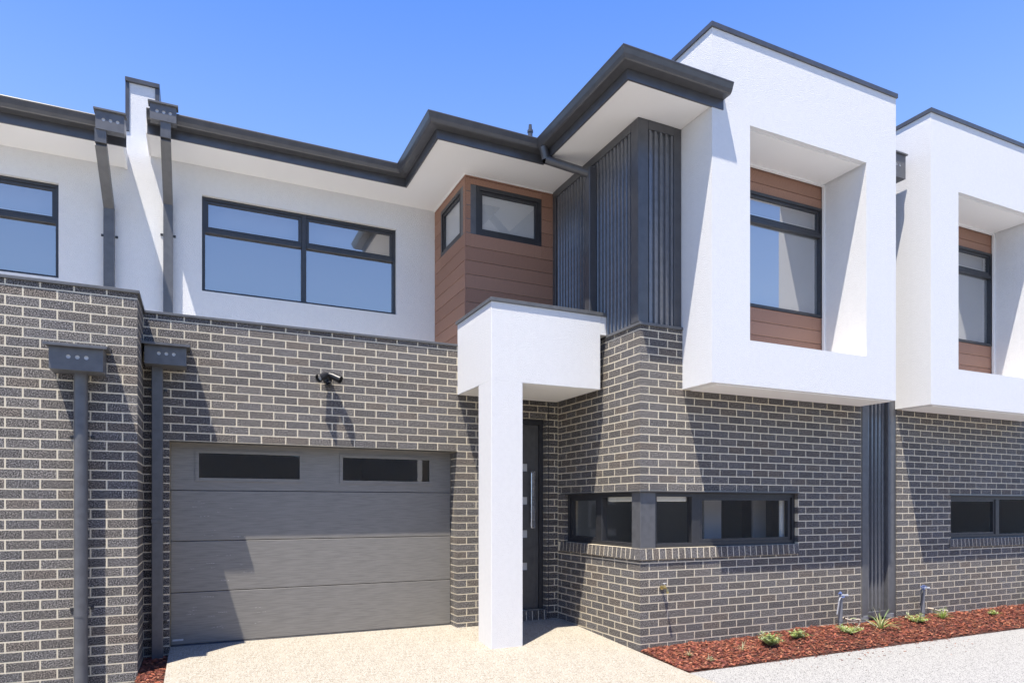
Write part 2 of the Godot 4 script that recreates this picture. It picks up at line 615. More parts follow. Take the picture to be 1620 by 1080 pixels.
# ribbed sheet in its own axes: x along, y up, z outwards
func ribbed(st: SurfaceTool, x0: float, x1: float, y0: float, y1: float, pitch: float, rise: float) -> void:
	var pts := []
	var x := x0
	pts.append(Vector2(x, 0))
	while x + pitch <= x1 + 0.001:
		pts.append(Vector2(x + pitch * 0.36, 0))
		pts.append(Vector2(x + pitch * 0.50, rise))
		pts.append(Vector2(x + pitch * 0.86, rise))
		pts.append(Vector2(x + pitch, 0))
		x += pitch
	if x < x1 - 0.002:
		pts.append(Vector2(x1, 0))
	for i in pts.size() - 1:
		var a: Vector2 = pts[i]
		var b: Vector2 = pts[i + 1]
		quad(st, Vector3(a.x, y0, a.y), Vector3(b.x, y0, b.y), Vector3(b.x, y1, b.y), Vector3(a.x, y1, a.y))
		quad(st, Vector3(b.x, y0, b.y - 0.003), Vector3(a.x, y0, a.y - 0.003), Vector3(a.x, y1, a.y - 0.003), Vector3(b.x, y1, b.y - 0.003))
		quad(st, Vector3(a.x, y0, a.y - 0.003), Vector3(b.x, y0, b.y - 0.003), Vector3(b.x, y0, b.y), Vector3(a.x, y0, a.y))

# shiplap boards on a face, each a part; holes are cut out of the boards
func boards(parent: Node3D, nm: String, at: Vector3, turn: float, w: float, y0: float, y1: float, anchor: float, pitch: float, holes: Array) -> Node3D:
	var o := empty(nm, parent, at, turn)
	var r := floori((y0 - anchor) / pitch)
	while anchor + r * pitch < y1:
		var a := maxf(anchor + r * pitch, y0)
		var b := minf(anchor + (r + 1) * pitch - 0.006, y1)
		r += 1
		if b - a < 0.01:
			continue
		var rects := [[0.0, a, w, b]]
		for h in holes:
			var out := []
			for q in rects:
				if q[2] <= h[0] or q[0] >= h[2] or q[3] <= h[1] or q[1] >= h[3]:
					out.append(q)
					continue
				if q[0] < h[0]:
					out.append([q[0], q[1], h[0], q[3]])
				if q[2] > h[2]:
					out.append([h[2], q[1], q[2], q[3]])
				if q[1] < h[1]:
					out.append([maxf(q[0], h[0]), q[1], minf(q[2], h[2]), h[1]])
				if q[3] > h[3]:
					out.append([maxf(q[0], h[0]), h[3], minf(q[2], h[2]), q[3]])
			rects = out
		for q in rects:
			if q[2] - q[0] < 0.01 or q[3] - q[1] < 0.01:
				continue
			put_box("board", Vector3(q[0], q[1], 0.0), Vector3(q[2], q[3], 0.014), M["board_%d" % (posmod(r * 7 + int(q[0] * 10), 3))], o, 0.002)
	return o

# ---------------------------------------------------------------- the townhouse
func make_townhouse() -> void:
	var t := empty("townhouse", self)
	tag(t, "charcoal brick and white render townhouse with grey garage door, entry portico and boxed upper window", "house")
	var specs := []
	# --- garage wall
	var gx0 := -0.284
	var gx1 := 2.774
	var gtop := 2.105
	var hole := [gx0, -1.0, gx1, gtop]
	var st := surf()
	slab(st, -0.61, -0.3, 3.08, 3.352, -0.24, -0.0010, [[gx0 - 0.0010, -0.31, gx1 + 0.0010, gtop + 0.0010]])
	var gw := put("garage_wall", st, M.mortar, t)
	lay(specs, gw, Vector3.ZERO, 0, -0.61, 3.08, -0.28, 3.352, gtop, [2.774, 2.774 + BRICK / 2], [hole], -1, -1, 0.11)
	# reveal bricks of the garage opening (right jamb, seen from the left)
	lay(specs, gw, Vector3(gx1, 0, 0), -90, -0.235, -0.117, -0.1, gtop, gtop, [-0.1165, -0.1165 + BRICK / 2], [], -1, -1, 0.1)
	put_box("lintel", Vector3(gx0 - 0.1, gtop - 0.0005, -0.215), Vector3(gx1 + 0.1, gtop + 0.006, -0.004), M.dark_metal, gw)
	put_box("parapet_capping", Vector3(-0.512, 3.353, -0.262), Vector3(2.776, 3.378, 0.016), M.cap_metal, t, 0.002)
	put_box("terrace_roof", Vector3(-0.61, 2.95, -1.42), Vector3(4.2, 3.05, -0.24), M.zinc_roof, t)
	# --- sectional garage door
	var gd := empty("garage_door", t)
	var zg := -0.225
	var joints := [0.012, 0.553, 1.085, 1.614, 2.16]
	var lites := [[-0.02, 1.742, 1.0, 2.01], [1.465, 1.738, 2.505, 2.006]]
	for i in 4:
		var p := surf()
		if i < 3:
			box(p, Vector3(gx0 + 0.004, joints[i] + 0.003, zg - 0.04), Vector3(gx1 - 0.004, joints[i + 1] - 0.003, zg), 0.004)
		else:
			slab(p, gx0 + 0.004, joints[3] + 0.003, gx1 - 0.004, joints[4], zg - 0.04, zg, lites)
		put("panel", p, M.garage_steel, gd)
	for l in lites:
		var f := surf()
		slab(f, l[0] - 0.032, l[1] - 0.032, l[2] + 0.032, l[3] + 0.032, zg + 0.0015, zg + 0.012, [[l[0] + 0.004, l[1] + 0.004, l[2] - 0.004, l[3] - 0.004]])
		put("window_frame", f, M.garage_steel, gd)
		# the acrylic panes bulge a little, so that what they mirror bends
		var g := surf()
		var nx := 24
		var ny := 8
		var cr := Vector3((l[0] + l[2]) / 2, (l[1] + l[3]) / 2, 0)
		var pt := func(i: int, j: int) -> Vector3:
			var u := 2.0 * i / nx - 1.0
			var v := 2.0 * j / ny - 1.0
			var b := (1.0 - pow(absf(u), 8.0)) * 0.010 + (1.0 - v * v) * 0.0012
			return cr + Vector3(u * (l[2] - l[0]) / 2, v * (l[3] - l[1]) / 2, zg - 0.012 + b)
		for i in nx:
			for j in ny:
				g.set_smooth_group(1)
				for e in [[i, j], [i + 1, j + 1], [i + 1, j], [i, j], [i, j + 1], [i + 1, j + 1]]:
					g.add_vertex(pt.call(e[0], e[1]))
		g.generate_normals()
		put("pane", g, M.garage_acrylic, gd)
	put_box("bottom_seal", Vector3(gx0 + 0.002, -0.02, zg - 0.035), Vector3(gx1 - 0.002, 0.0105, zg + 0.008), M.dark_metal, gd, 0.003)
	put_box("maker_plate", Vector3(gx0 + 0.02, 0.055, zg + 0.001), Vector3(gx0 + 0.12, 0.073, zg + 0.003), M.galvanised, gd)
	var mk := surf()
	var r2 := RandomNumberGenerator.new()
	r2.seed = 77
	for i in 34:
		var x := gx0 + 0.12 + r2.randf() * 0.75
		var y := 0.15 + r2.randf() * 1.35
		var w := 0.03 + r2.randf() * 0.10
		var seg := 5
		var slope := (r2.randf() - 0.4) * 0.10
		for s in seg:
			if r2.randf() < 0.35:
				continue
			var xa := x + w * s / seg
			var xb := x + w * (s + 0.8) / seg
			var ya := y + slope * (xa - x) + (r2.randf() - 0.5) * 0.004
			var th := 0.0015 + r2.randf() * 0.0022
			quad(mk, Vector3(xa, ya, zg + 0.0009), Vector3(xb, ya + slope * (xb - xa), zg + 0.0009), Vector3(xb, ya + th, zg + 0.0009), Vector3(xa, ya + th, zg + 0.0009))
	var mo := put("rub_marks", mk, M.chalk, gd)
	mo.set_meta("kind", "stuff")
	# --- entry wall and door
	var ez := -0.11
	var dx0 := 3.14
	var dx1 := 4.035
	var dtop := 2.562
	st = surf()
	slab(st, 3.08, -0.3, 4.215, 2.95, -0.34, ez - 0.0010, [[dx0 - 0.0010, -0.31, dx1 + 0.0010, dtop + 0.0010]])
	var ew := put("entry_wall", st, M.mortar, t)
	lay(specs, ew, Vector3(0, 0, ez), 0, 3.08, 4.205, -0.28, 2.95, dtop, [4.035, 4.035 + BRICK / 2], [[dx0, -1, dx1, dtop]], -1, -1, 0.11)
	put_box("lintel", Vector3(dx0 - 0.1, dtop - 0.0005, ez - 0.2), Vector3(dx1 + 0.1, dtop + 0.006, ez - 0.004), M.dark_metal, ew)
	put_box("control_joint", Vector3(4.062, -0.1, ez - 0.02), Vector3(4.072, 2.78, ez + 0.0016), M.dark_metal, ew)
	var sx := dx0
	while sx < dx1 - 0.03:
		var w := minf(0.0755, dx1 - sx - 0.002)
		var tr := Transform3D(Basis(Vector3.RIGHT, deg_to_rad(-4.0)), Vector3(sx + w / 2 + 0.005, 0.058, ez + 0.018))
		add_brick(specs, ew, tr, w, 0.125, 0.11)
		sx += 0.086
	put_box("door_sill", Vector3(dx0, -0.2, ez - 0.3), Vector3(dx1, 0.115, ez - 0.004), M.mortar, ew)
	tilted_bed(ew, dx0, dx1, Vector3(0, 0.058, ez + 0.018), 0.120, -4.0)
	var ed := empty("entry_door", t)
	var zd := ez - 0.10
	var fm := surf()
	slab(fm, dx0, 0.122, dx1, dtop - 0.001, zd - 0.06, zd + 0.012, [[dx0 + 0.05, 0.10, dx1 - 0.055, dtop - 0.06]])
	put("door_frame", fm, M.frame_metal, ed)
	var pn := []
	for y in [0.625, 1.043, 1.470, 1.896]:
		pn.append([3.42, y, 3.82, y + 0.098])
	var lf := surf()
	slab(lf, dx0 + 0.054, 0.125, dx1 - 0.059, dtop - 0.064, zd - 0.055, zd - 0.012, pn)
	# raised stile at the edge of the leaf
	box(lf, Vector3(dx1 - 0.12, 0.19, zd - 0.0115), Vector3(dx1 - 0.105, dtop - 0.13, zd - 0.006), 0.002)
	put("leaf", lf, M.door_paint, ed)
	for p in pn:
		put_box("pane", Vector3(p[0] + 0.001, p[1] + 0.001, zd - 0.03), Vector3(p[2] - 0.001, p[3] - 0.001, zd - 0.022), M.frosted_pale, ed)
	var hd := surf()
	for hx in [3.872]:
		box(hd, Vector3(hx - 0.024, 1.17, zd + 0.03), Vector3(hx + 0.024, 1.88, zd + 0.05), 0.005)
		for y in [1.27, 1.78]:
			rod(hd, Vector3(hx, y, zd - 0.012), Vector3(hx, y, zd + 0.031), 0.012, 0.012, 12)
	put("pull_handle", hd, M.chrome, ed)
	var wr := surf()
	r2.seed = 5
	for i in 22:
		var y := 1.16 + i * 0.034
		var a := 0.028 + 0.008 * r2.randf()
		box(wr, Vector3(3.872 - a, y, zd + 0.027), Vector3(3.872 + a, y + 0.02 + 0.012 * r2.randf(), zd + 0.053 + 0.004 * r2.randf()), 0.004)
	var wrap := put("plastic_wrap", wr, M.plastic_film, ed)
	wrap.set_meta("label", "clear plastic film wrapped round the pull handle")
	# --- bay: side wall (faces left) and front wall
	var bx := 4.21
	var bz := 1.678
	var wy0 := 0.998
	var wy1 := 1.612
	var anchor := 1.612
	var btop := 3.366
	# side wall in its own axes: s runs along +z from z = -0.11
	var s_end := bz - ez
	var ws0 := 0.056 - ez
	var sh := [ws0, 0.84, s_end + 0.2, wy1]
	st = surf()
	slab(st, 0.0, -0.3, s_end - 0.0010, btop, -0.2, -0.0010, [[ws0 - 0.0010, 0.996, s_end + 0.2, wy1 + 0.0010]])
	var bs := put("bay_side_wall", st, M.mortar, t)
	bs.position = Vector3(bx, 0, ez)
	bs.rotation_degrees.y = -90
	var side_specs := []
	# rows: the row above the window head is a header row on the front, so the side owns even rows
	lay(side_specs, bs, Vector3.ZERO, 0, 0.002, s_end, -0.28, btop, anchor, [s_end + JOINT / 2, s_end - HEADER - JOINT / 2], [sh], -1, 0, 0.11)
	st = surf()
	var fx1 := 7.62
	slab(st, bx + 0.2005, -0.3, fx1, 2.95, bz - 0.22, bz - 0.0010, [[bx - 0.1, 0.996, 6.512, wy1 + 0.0010]])
	slab(st, bx + 0.2005, 2.95, 4.772, btop, bz - 0.22, bz - 0.0010)
	var bf := put("bay_front_wall", st, M.mortar, t)
	var fh := [[bx - 0.2, 0.84, 6.51, wy1]]
	lay(specs, bf, Vector3(0, 0, bz), 0, bx, fx1 - 0.004, -0.28, btop, anchor, [bx + HEADER + JOINT / 2, bx - JOINT / 2], fh + [[4.772, 2.74, 8.0, 4.0]], 1, -1, 0.11)
	# thin cut course and sloping brick-on-edge sill under the corner window
	var e0 := bx
	var k := 0
	while e0 < 6.505:
		var w := minf(BRICK - JOINT, 6.505 - e0)
		if w > 0.03:
			add_brick(specs, bf, Transform3D(Basis(), Vector3(e0 + w / 2, 0.861, bz)), w, 0.026, 0.11)
		e0 += BRICK
	e0 = s_end - BRICK + 0.005
	while e0 > 0.0:
		add_brick(side_specs, bs, Transform3D(Basis(), Vector3(e0 + (BRICK - JOINT) / 2, 0.861, 0)), BRICK - JOINT, 0.026, 0.1)
		e0 -= BRICK
	e0 = bx - 0.012
	while e0 < 6.50:
		var w := minf(0.0755, 6.51 - e0)
		add_brick(specs, bf, Transform3D(Basis(Vector3.RIGHT, deg_to_rad(-5.0)), Vector3(e0 + w / 2, 0.937, bz + 0.012)), w, 0.118, 0.11)
		e0 += 0.0862
	e0 = s_end + 0.012 - 0.0755 - 0.012
	while e0 > 0.01:
		add_brick(side_specs, bs, Transform3D(Basis(Vector3.RIGHT, deg_to_rad(-5.0)), Vector3(e0 + 0.0377, 0.937, 0.012)), 0.0755, 0.118, 0.11)
		e0 -= 0.0862
	for s in side_specs:
		# facing and distance were taken in the wall's own axes: take them again in the world's
		var wt: Transform3D = bs.transform * s.t
		var see: Vector3 = CAM - wt.origin
		s.area = s.w * s.h * maxf(wt.basis.z.dot(see.normalized()), 0.0) / see.length_squared()
		s.local = true
	# sill mortar bed behind the brick-on-edge course
	var sm := surf()
	box(sm, Vector3(bx + 0.004, 0.874, bz - 0.2), Vector3(6.51, 0.990, bz + 0.006))
	box(sm, Vector3(bx - 0.006, 0.874, -0.1), Vector3(bx + 0.2, 0.990, bz - 0.201))
	put("sill_bed", sm, M.mortar, bf)
	tilted_bed(bf, bx - 0.008, 6.508, Vector3(0, 0.937, bz + 0.012), 0.112, -5.0)
	tilted_bed(bs, 0.02, s_end - 0.03, Vector3(0, 0.937, 0.012), 0.112, -5.0)
	# steel angle lintel over the corner window
	var la := surf()
	box(la, Vector3(bx - 0.018, wy1 - 0.012, bz - 0.16), Vector3(6.52, wy1 - 0.001, bz + 0.018), 0.002)
	box(la, Vector3(bx - 0.018, wy1 - 0.012, -0.02), Vector3(bx + 0.16, wy1 - 0.001, bz - 0.161), 0.002)
	put("lintel", la, M.dark_metal, bf)
	# bay parapet capping
	var bc := surf()
	box(bc, Vector3(bx - 0.016, btop, 1.04), Vector3(bx + 0.2, btop + 0.030, bz + 0.016), 0.002)
	box(bc, Vector3(bx + 0.201, btop, bz - 0.18), Vector3(4.77, btop + 0.030, bz + 0.016), 0.002)
	put("bay_capping", bc, M.cap_metal, t)
	# --- corner window: two lights each side of a steel post
	var wz := 0.05      # set back from the brick face
	var ch := wy1 - 0.014 - wy0
	window(t, "kitchen_window", Vector3(4.418, wy0, bz - wz), 0, 6.512 - 4.418, ch, [[0.527, 0.04, 0.640, ch - 0.04]], [[0.04, 0.04, 0.528, ch - 0.04, "kitchen_glass", 0.0], [0.639, 0.04, 6.512 - 4.418 - 0.055, ch - 0.04, "kitchen_glass", 0.042]], 0.09, 0.045)
	window(t, "kitchen_window", Vector3(bx + wz, wy0, 0.056), -90, 1.507 - 0.056, ch, [[0.682, 0.04, 0.793, ch - 0.04]], [[0.055, 0.04, 0.683, ch - 0.04, "kitchen_glass", 0.042], [0.792, 0.04, 1.507 - 0.056 - 0.04, ch - 0.04, "kitchen_glass", 0.0]], 0.09, 0.045)
	var cp := surf()
	box(cp, Vector3(bx + 0.012, wy0 - 0.004, 1.507), Vector3(4.418, wy1 - 0.0125, bz - 0.012), 0.003)
	put("corner_post", cp, M.pipe_paint, t)
	# --- entry portico
	st = surf()
	box(st, Vector3(2.778, 2.775, 0.002), Vector3(4.128, 3.612, 1.032), 0.004)
	box(st, Vector3(4.1285, 3.40, 0.012), Vector3(4.222, 3.612, 1.031), 0.002)
	put("portico_canopy", st, M.render, t)
	st = surf()
	box(st, Vector3(2.778, -0.3, 0.668), Vector3(3.144, 2.779, 1.032), 0.004)
	put("portico_pillar", st, M.render, t)
	st = surf()
	slab(st, 2.80, 0.02, 4.10, 1.01, -0.012, 0.0, [])
	var cs := put("canopy_soffit", st, M.soffit, t)
	cs.rotation_degrees.x = 90
	cs.position = Vector3(0, 2.7745, 0.0)
	put_box("canopy_capping", Vector3(2.760, 3.612, -0.02), Vector3(4.222, 3.650, 1.05), M.cap_metal, t, 0.002)
	# --- upper storey: rendered wall with a wide window
	var uz := -1.42
	st = surf()
	slab(st, -0.487, 2.9, 2.98, 5.57, uz - 0.2, uz, [[0.013, 4.058, 2.42, 5.222]])
	put("upper_wall", st, M.render, t)
	var uw := 2.407
	var uh := 1.164
	window(t, "bedroom_window", Vector3(0.013, 4.058, uz - 0.05), 0, uw, uh, [[1.168, 0.03, 1.228, uh - 0.03], [0.03, 0.728, 1.167, 0.776], [1.229, 0.728, uw - 0.03, 0.776]],
		[[0.035, 0.02, 1.169, 0.730, "frosted_film", 0.0], [1.227, 0.02, uw - 0.035, 0.730, "frosted_film", 0.0], [0.035, 0.774, 1.169, uh - 0.03, "clear_glass", 0.036], [1.227, 0.774, uw - 0.035, uh - 0.03, "clear_glass", 0.036]], 0.09, 0.035)
	# --- party wall that rises above the roofs
	var pw := empty("party_wall", t)
	st = surf()
	box(st, Vector3(-0.753, 2.9, -3.2), Vector3(-0.4875, 6.372, uz + 0.0005), 0.0)
	put("wall", st, M.render, pw)
	put_box("capping", Vector3(-0.795, 6.373, -3.2), Vector3(-0.440, 6.422, uz + 0.03), M.dark_metal, pw, 0.003)
	put_box("flashing", Vector3(-0.793, 5.805, -3.2), Vector3(-0.7535, 6.3725, uz + 0.012), M.dark_metal, pw)
	put_box("flashing", Vector3(-0.487, 5.74, -3.2), Vector3(-0.442, 6.3725, uz + 0.012), M.dark_metal, pw)
	# --- timber-look corner box with its corner window
	var cx := 2.98
	var cz := -0.25
	var ey := 5.565
	var fw := [0.06, 4.835, 1.055, 5.452]
	boards(t, "timber_cladding", Vector3(cx, 0, cz), 0, 4.225 - cx, 3.0, ey, 4.673 - 0.172 * 10, 0.172, [fw])
	var sw := cz - uz
	var sd := [sw - 0.855 - 0.06, 4.835, sw - 0.06, 5.452]
	boards(t, "timber_cladding", Vector3(cx, 0, uz), -90, sw, 3.0, ey, 4.673 - 0.172 * 10, 0.172, [sd])
	put_box("corner_bead", Vector3(cx - 0.016, 3.0, cz - 0.004), Vector3(cx + 0.001, ey, cz + 0.016), M.board_1, t, 0.003)
	st = surf()
	slab(st, cx + 0.002, 2.9, 4.225, ey, cz - 0.14, cz - 0.001, [[cx - 0.1, fw[1] + 0.005, cx + fw[2] - 0.005, fw[3] - 0.005]])
	slab(st, cx + 0.002, 2.9, cx + 0.14, fw[1] + 0.005, uz - 0.01, cz - 0.1405)
	slab(st, cx + 0.002, fw[3] - 0.005, cx + 0.14, ey, uz - 0.01, cz - 0.1405)
	put("bathroom_wall", st, M.plaster, t)
	var bh := 0.617
	window(t, "bathroom_window", Vector3(cx + 0.135, 4.835, cz + 0.012), 0, 0.92, bh, [], [[0.045, 0.045, 0.875, bh - 0.045, "frosted_pale", 0.045]], 0.09, 0.05)
	window(t, "bathroom_window", Vector3(cx - 0.012, 4.835, uz + sd[0]), -90, 0.855 - 0.075, bh, [], [[0.045, 0.045, 0.855 - 0.12, bh - 0.045, "frosted_pale", 0.04]], 0.09, 0.05)
	put_box("corner_post", Vector3(cx - 0.013, 4.836, cz - 0.135), Vector3(cx + 0.134, 4.835 + bh - 0.001, cz + 0.013), M.pipe_paint, t, 0.003)
	# --- ribbed steel cladding
	var rx := 4.225
	var rz := 1.636
	var y0 := 3.402
	st = surf()
	slab(st, 0.0, 2.9, rz - cz, ey, -0.12, -0.004)
	var rb := put("ribbed_side_cladding", st, M.corrugated, t)
	rb.position = Vector3(rx, 0, cz)
	rb.rotation_degrees.y = -90
	st = surf()
	ribbed(st, 0.09, rz - cz - 0.10, y0, ey - 0.09, 0.0725, 0.022)
	var rsh := put("ribbed_sheet", st, M.corrugated, rb)
	st = surf()
	box(st, Vector3(0.015, y0, -0.003), Vector3(0.095, ey - 0.001, 0.028), 0.003)
	box(st, Vector3(rz - cz - 0.105, y0, -0.003), Vector3(rz - cz + 0.026, ey - 0.001, 0.030), 0.003)
	box(st, Vector3(0.096, ey - 0.095, -0.003), Vector3(rz - cz - 0.106, ey - 0.001, 0.032), 0.003)
	put("flashing", st, M.dark_metal, rb)
	st = surf()
	slab(st, rx + 0.1205, 2.9, 4.765, ey, rz - 0.12, rz - 0.004)
	var rf := put("ribbed_front_cladding", st, M.corrugated, t)
	st = surf()
	ribbed(st, rx + 0.08, 4.68, y0, ey - 0.09, 0.0725, 0.022)
	var rs2 := put("ribbed_sheet", st, M.corrugated, rf)
	rs2.position.z = rz
	st = surf()
	box(st, Vector3(rx - 0.029, y0, rz - 0.003), Vector3(rx + 0.10, ey - 0.0012, rz + 0.0295), 0.003)
	box(st, Vector3(4.665, y0, rz - 0.003), Vector3(4.765, ey - 0.0012, rz + 0.028), 0.003)
	box(st, Vector3(rx + 0.101, ey - 0.095, rz - 0.003), Vector3(4.664, ey - 0.0012, rz + 0.032), 0.003)
	put("flashing", st, M.dark_metal, rf)
	# --- white box round the upper front window
	box_frame(t, 4.77, 7.622, 5.287, 7.10, 0.30)
	# --- eaves
	var path := [Vector2(-0.535, -0.865), Vector2(2.39, -0.865), Vector2(2.39, 0.39), Vector2(3.72, 0.39), Vector2(3.72, 2.152), Vector2(4.915, 2.152)]
	eave(t, path, ey)
	var sf := surf()
	for c in [[-0.535, uz, 2.411, -0.886], [2.411, uz, 3.741, 0.369], [3.741, uz, 4.765, 2.131]]:
		box(sf, Vector3(c[0], ey, c[1]), Vector3(c[2], ey + 0.012, c[3]))
	put("eave_soffit", sf, M.soffit, t)
	var rf2 := surf()
	for c in [[-0.43, -9.0, 2.412, -0.888], [2.412, -9.0, 3.742, 0.368], [3.742, -9.0, 4.762, 2.125], [4.762, -9.0, 7.62, 1.515]]:
		box(rf2, Vector3(c[0], ey + 0.03, c[1]), Vector3(c[2], ey + 0.15, c[3]))
	put("roof", rf2, M.dark_metal, t)
	put_box("eave_end", Vector3(-0.549, ey - 0.01, uz + 0.012), Vector3(-0.5355, ey + 0.17, -0.867), M.soffit, t)
	var bd := surf()
	box(bd, Vector3(cx - 0.03, ey - 0.016, uz + 0.002), Vector3(cx - 0.002, ey - 0.001, cz + 0.034), 0.002)
	box(bd, Vector3(cx - 0.002, ey - 0.016, cz + 0.0165), Vector3(rx - 0.03, ey - 0.001, cz + 0.034), 0.002)
	put("soffit_trim", bd, M.soffit, t)
	# downpipe from the inner gutter corner to the ribbed wall
	st = surf()
	var pa := Vector3(3.64, ey + 0.09, 0.56)
	var pb := Vector3(3.68, ey - 0.05, 0.56)
	var pc := Vector3(4.13, ey - 0.23, 0.80)
	tube(st, [pa, pb, pc], 0.050, 14)
	box(st, Vector3(4.09, 3.62, 0.745), Vector3(4.19, ey - 0.17, 0.86), 0.006)
	put("downpipe", st, M.dark_metal, t)
	# --- rainwater heads and downpipes by the party wall
	rain_head(t, Vector3(-0.368, 5.60, -0.715), 0.255, 0.175, 0.10, false)
	st = surf()
	flat_pipe(st, [Vector3(-0.345, 5.61, -0.665), Vector3(-0.345, 5.44, -0.675), Vector3(-0.349, 5.02, -1.37), Vector3(-0.351, 3.0, -1.375)], 0.10, 0.075)
	put("downpipe", st, M.pipe_paint, t)
	bracket(t, Vector3(-0.351, 4.66, uz), 0.10)
	rain_head(t, Vector3(-0.308, 2.815, 0.0), 0.36, 0.195, 0.24, true)
	st = surf()
	box(st, Vector3(-0.437, -0.13, 0.028), Vector3(-0.337, 2.825, 0.10), 0.006)
	box(st, Vector3(-0.441, 1.28, 0.025), Vector3(-0.333, 1.32, 0.104), 0.003)
	put("downpipe", st, M.pipe_paint, t)
	bracket(t, Vector3(-0.387, 2.60, 0.0), 0.10)
	bracket(t, Vector3(-0.387, 0.30, 0.0), 0.10)
	# --- vent pipe on the roof
	st = surf()
	rod(st, Vector3(4.25, ey + 0.1, -1.0), Vector3(4.25, 6.76, -1.0), 0.034, 0.034, 14)
	rod(st, Vector3(4.25, 6.76, -1.0), Vector3(4.25, 6.79, -1.0), 0.042, 0.042, 14)
	rod(st, Vector3(4.25, 6.79, -1.0), Vector3(4.25, 6.87, -1.0), 0.028, 0.022, 14)
	put("vent_pipe", st, M.dark_metal, t)
	# --- the rest of the building and its rooms
	rooms(t)
	for s in side_specs:
		s.t = s.t
	# side bricks live in the side wall's own axes
	var all := specs.duplicate()
	for s in side_specs:
		all.append(s)
	build_house_bricks(all, t)

# like build_bricks, for specs some of which are given in their wall's own axes
func build_house_bricks(all: Array, house: Node3D) -> void:
	all.sort_custom(func(a, b): return a.area > b.area)
	for i in all.size():
		if i >= 300 and all[i].get("local", false):
			all[i].t = all[i].wall.transform * all[i].t
	build_bricks(all, house)

# the mortar between the bricks of a sloping sill
func tilted_bed(wall: Node3D, x0: float, x1: float, at: Vector3, h: float, tilt: float) -> void:
	var o := put_box("mortar_bed", Vector3(x0, -h / 2, -0.08), Vector3(x1, h / 2, -0.0012), M.mortar, wall)
	o.transform = Transform3D(Basis(Vector3.RIGHT, deg_to_rad(tilt)), at)

func bracket(house: Node3D, at: Vector3, w: float) -> void:
	var st := surf()
	for s in [-1, 1]:
		box(st, at + Vector3(s * (w / 2 + 0.018) - 0.014, -0.014, 0.0005), at + Vector3(s * (w / 2 + 0.018) + 0.014, 0.014, 0.008), 0.002)
		rod(st, at + Vector3(s * (w / 2 + 0.02), 0, 0.008), at + Vector3(s * (w / 2 + 0.02), 0, 0.014), 0.007, 0.005, 8)
	put("pipe_bracket", st, M.frame_metal, house)

# The white rendered frame that stands out round an upper window, with the window and boards set deep in it.
func box_frame(t: Node3D, x0: float, x1: float, rx0: float, rx1: float, _k: float) -> void:
	var z0 := 1.52
	var z1 := 2.144
	var yb := 2.724
	var yt := 6.375
	var ry0 := 3.208
	var ry1 := 5.487
	var o := surf()
	slab(o, x0, yb, x1, yt, z0, z1, [[rx0, ry0, rx1, ry1]])
	put("window_box", o, M.render, t)
	# soffit lining of the recess and a drip recess under the box
	put_box("recess_lining", Vector3(rx0 + 0.001, ry1 - 0.012, z0 + 0.02), Vector3(rx1 - 0.03, ry1 - 0.001, z1 - 0.06), M.soffit, t)
	put_box("recess_trim", Vector3(rx0 + 0.001, ry1 - 0.034, z0 + 0.021), Vector3(rx1 - 0.001, ry1 - 0.013, z0 + 0.05), M.soffit, t)
	put_box("recess_trim", Vector3(rx1 - 0.020, ry0 + 0.001, z0 + 0.021), Vector3(rx1 - 0.001, ry1 - 0.035, z0 + 0.05), M.soffit, t)
	put_box("box_soffit", Vector3(x0 + 0.10, yb - 0.012, 1.690), Vector3(x1 - 0.05, yb - 0.0005, z1 - 0.045), M.soffit, t)
	var cap := surf()
	box(cap, Vector3(x0 - 0.018, yt, z1 - 0.30), Vector3(x1 + 0.018, yt + 0.052, z1 + 0.018), 0.002)
	box(cap, Vector3(x0 - 0.018, yt, z0 - 0.01), Vector3(x0 + 0.3, yt + 0.052, z1 - 0.301), 0.002)
	put("box_capping", cap, M.dark_metal, t)
	# boards above and below the window
	var ww := rx1 - rx0
	boards(t, "timber_cladding", Vector3(rx0, 0, z0 - 0.012), 0, ww, ry0 - 0.05, ry1 + 0.05, 3.818 - 0.165 * 6, 0.165, [[-0.1, 3.815, ww + 0.1, 5.19]])
	var h := 1.372
	window(t, "bedroom_window", Vector3(rx0 + 0.002, 3.816, z0 + 0.012), 0, ww - 0.004, h, [[0.03, 1.00, ww - 0.03, 1.055]],
		[[0.03, 0.025, ww - 0.035, 1.002, "frosted_mid", 0.0], [0.03, 1.053, ww - 0.035, h - 0.025, "clear_glass", 0.038]], 0.09, 0.035)
	roller_blind(t, rx0 + 0.02, rx1 - 0.04, 4.97, 5.2, z0 - 0.10)
	var bk := surf()
	slab(bk, x0 + 0.1, 2.75, x1 - 0.1, 5.5, z0 - 0.16, z0 - 0.022, [[rx0 + 0.01, 3.85, rx1 - 0.01, 5.15]])
	put("inner_wall", bk, M.plaster, t)

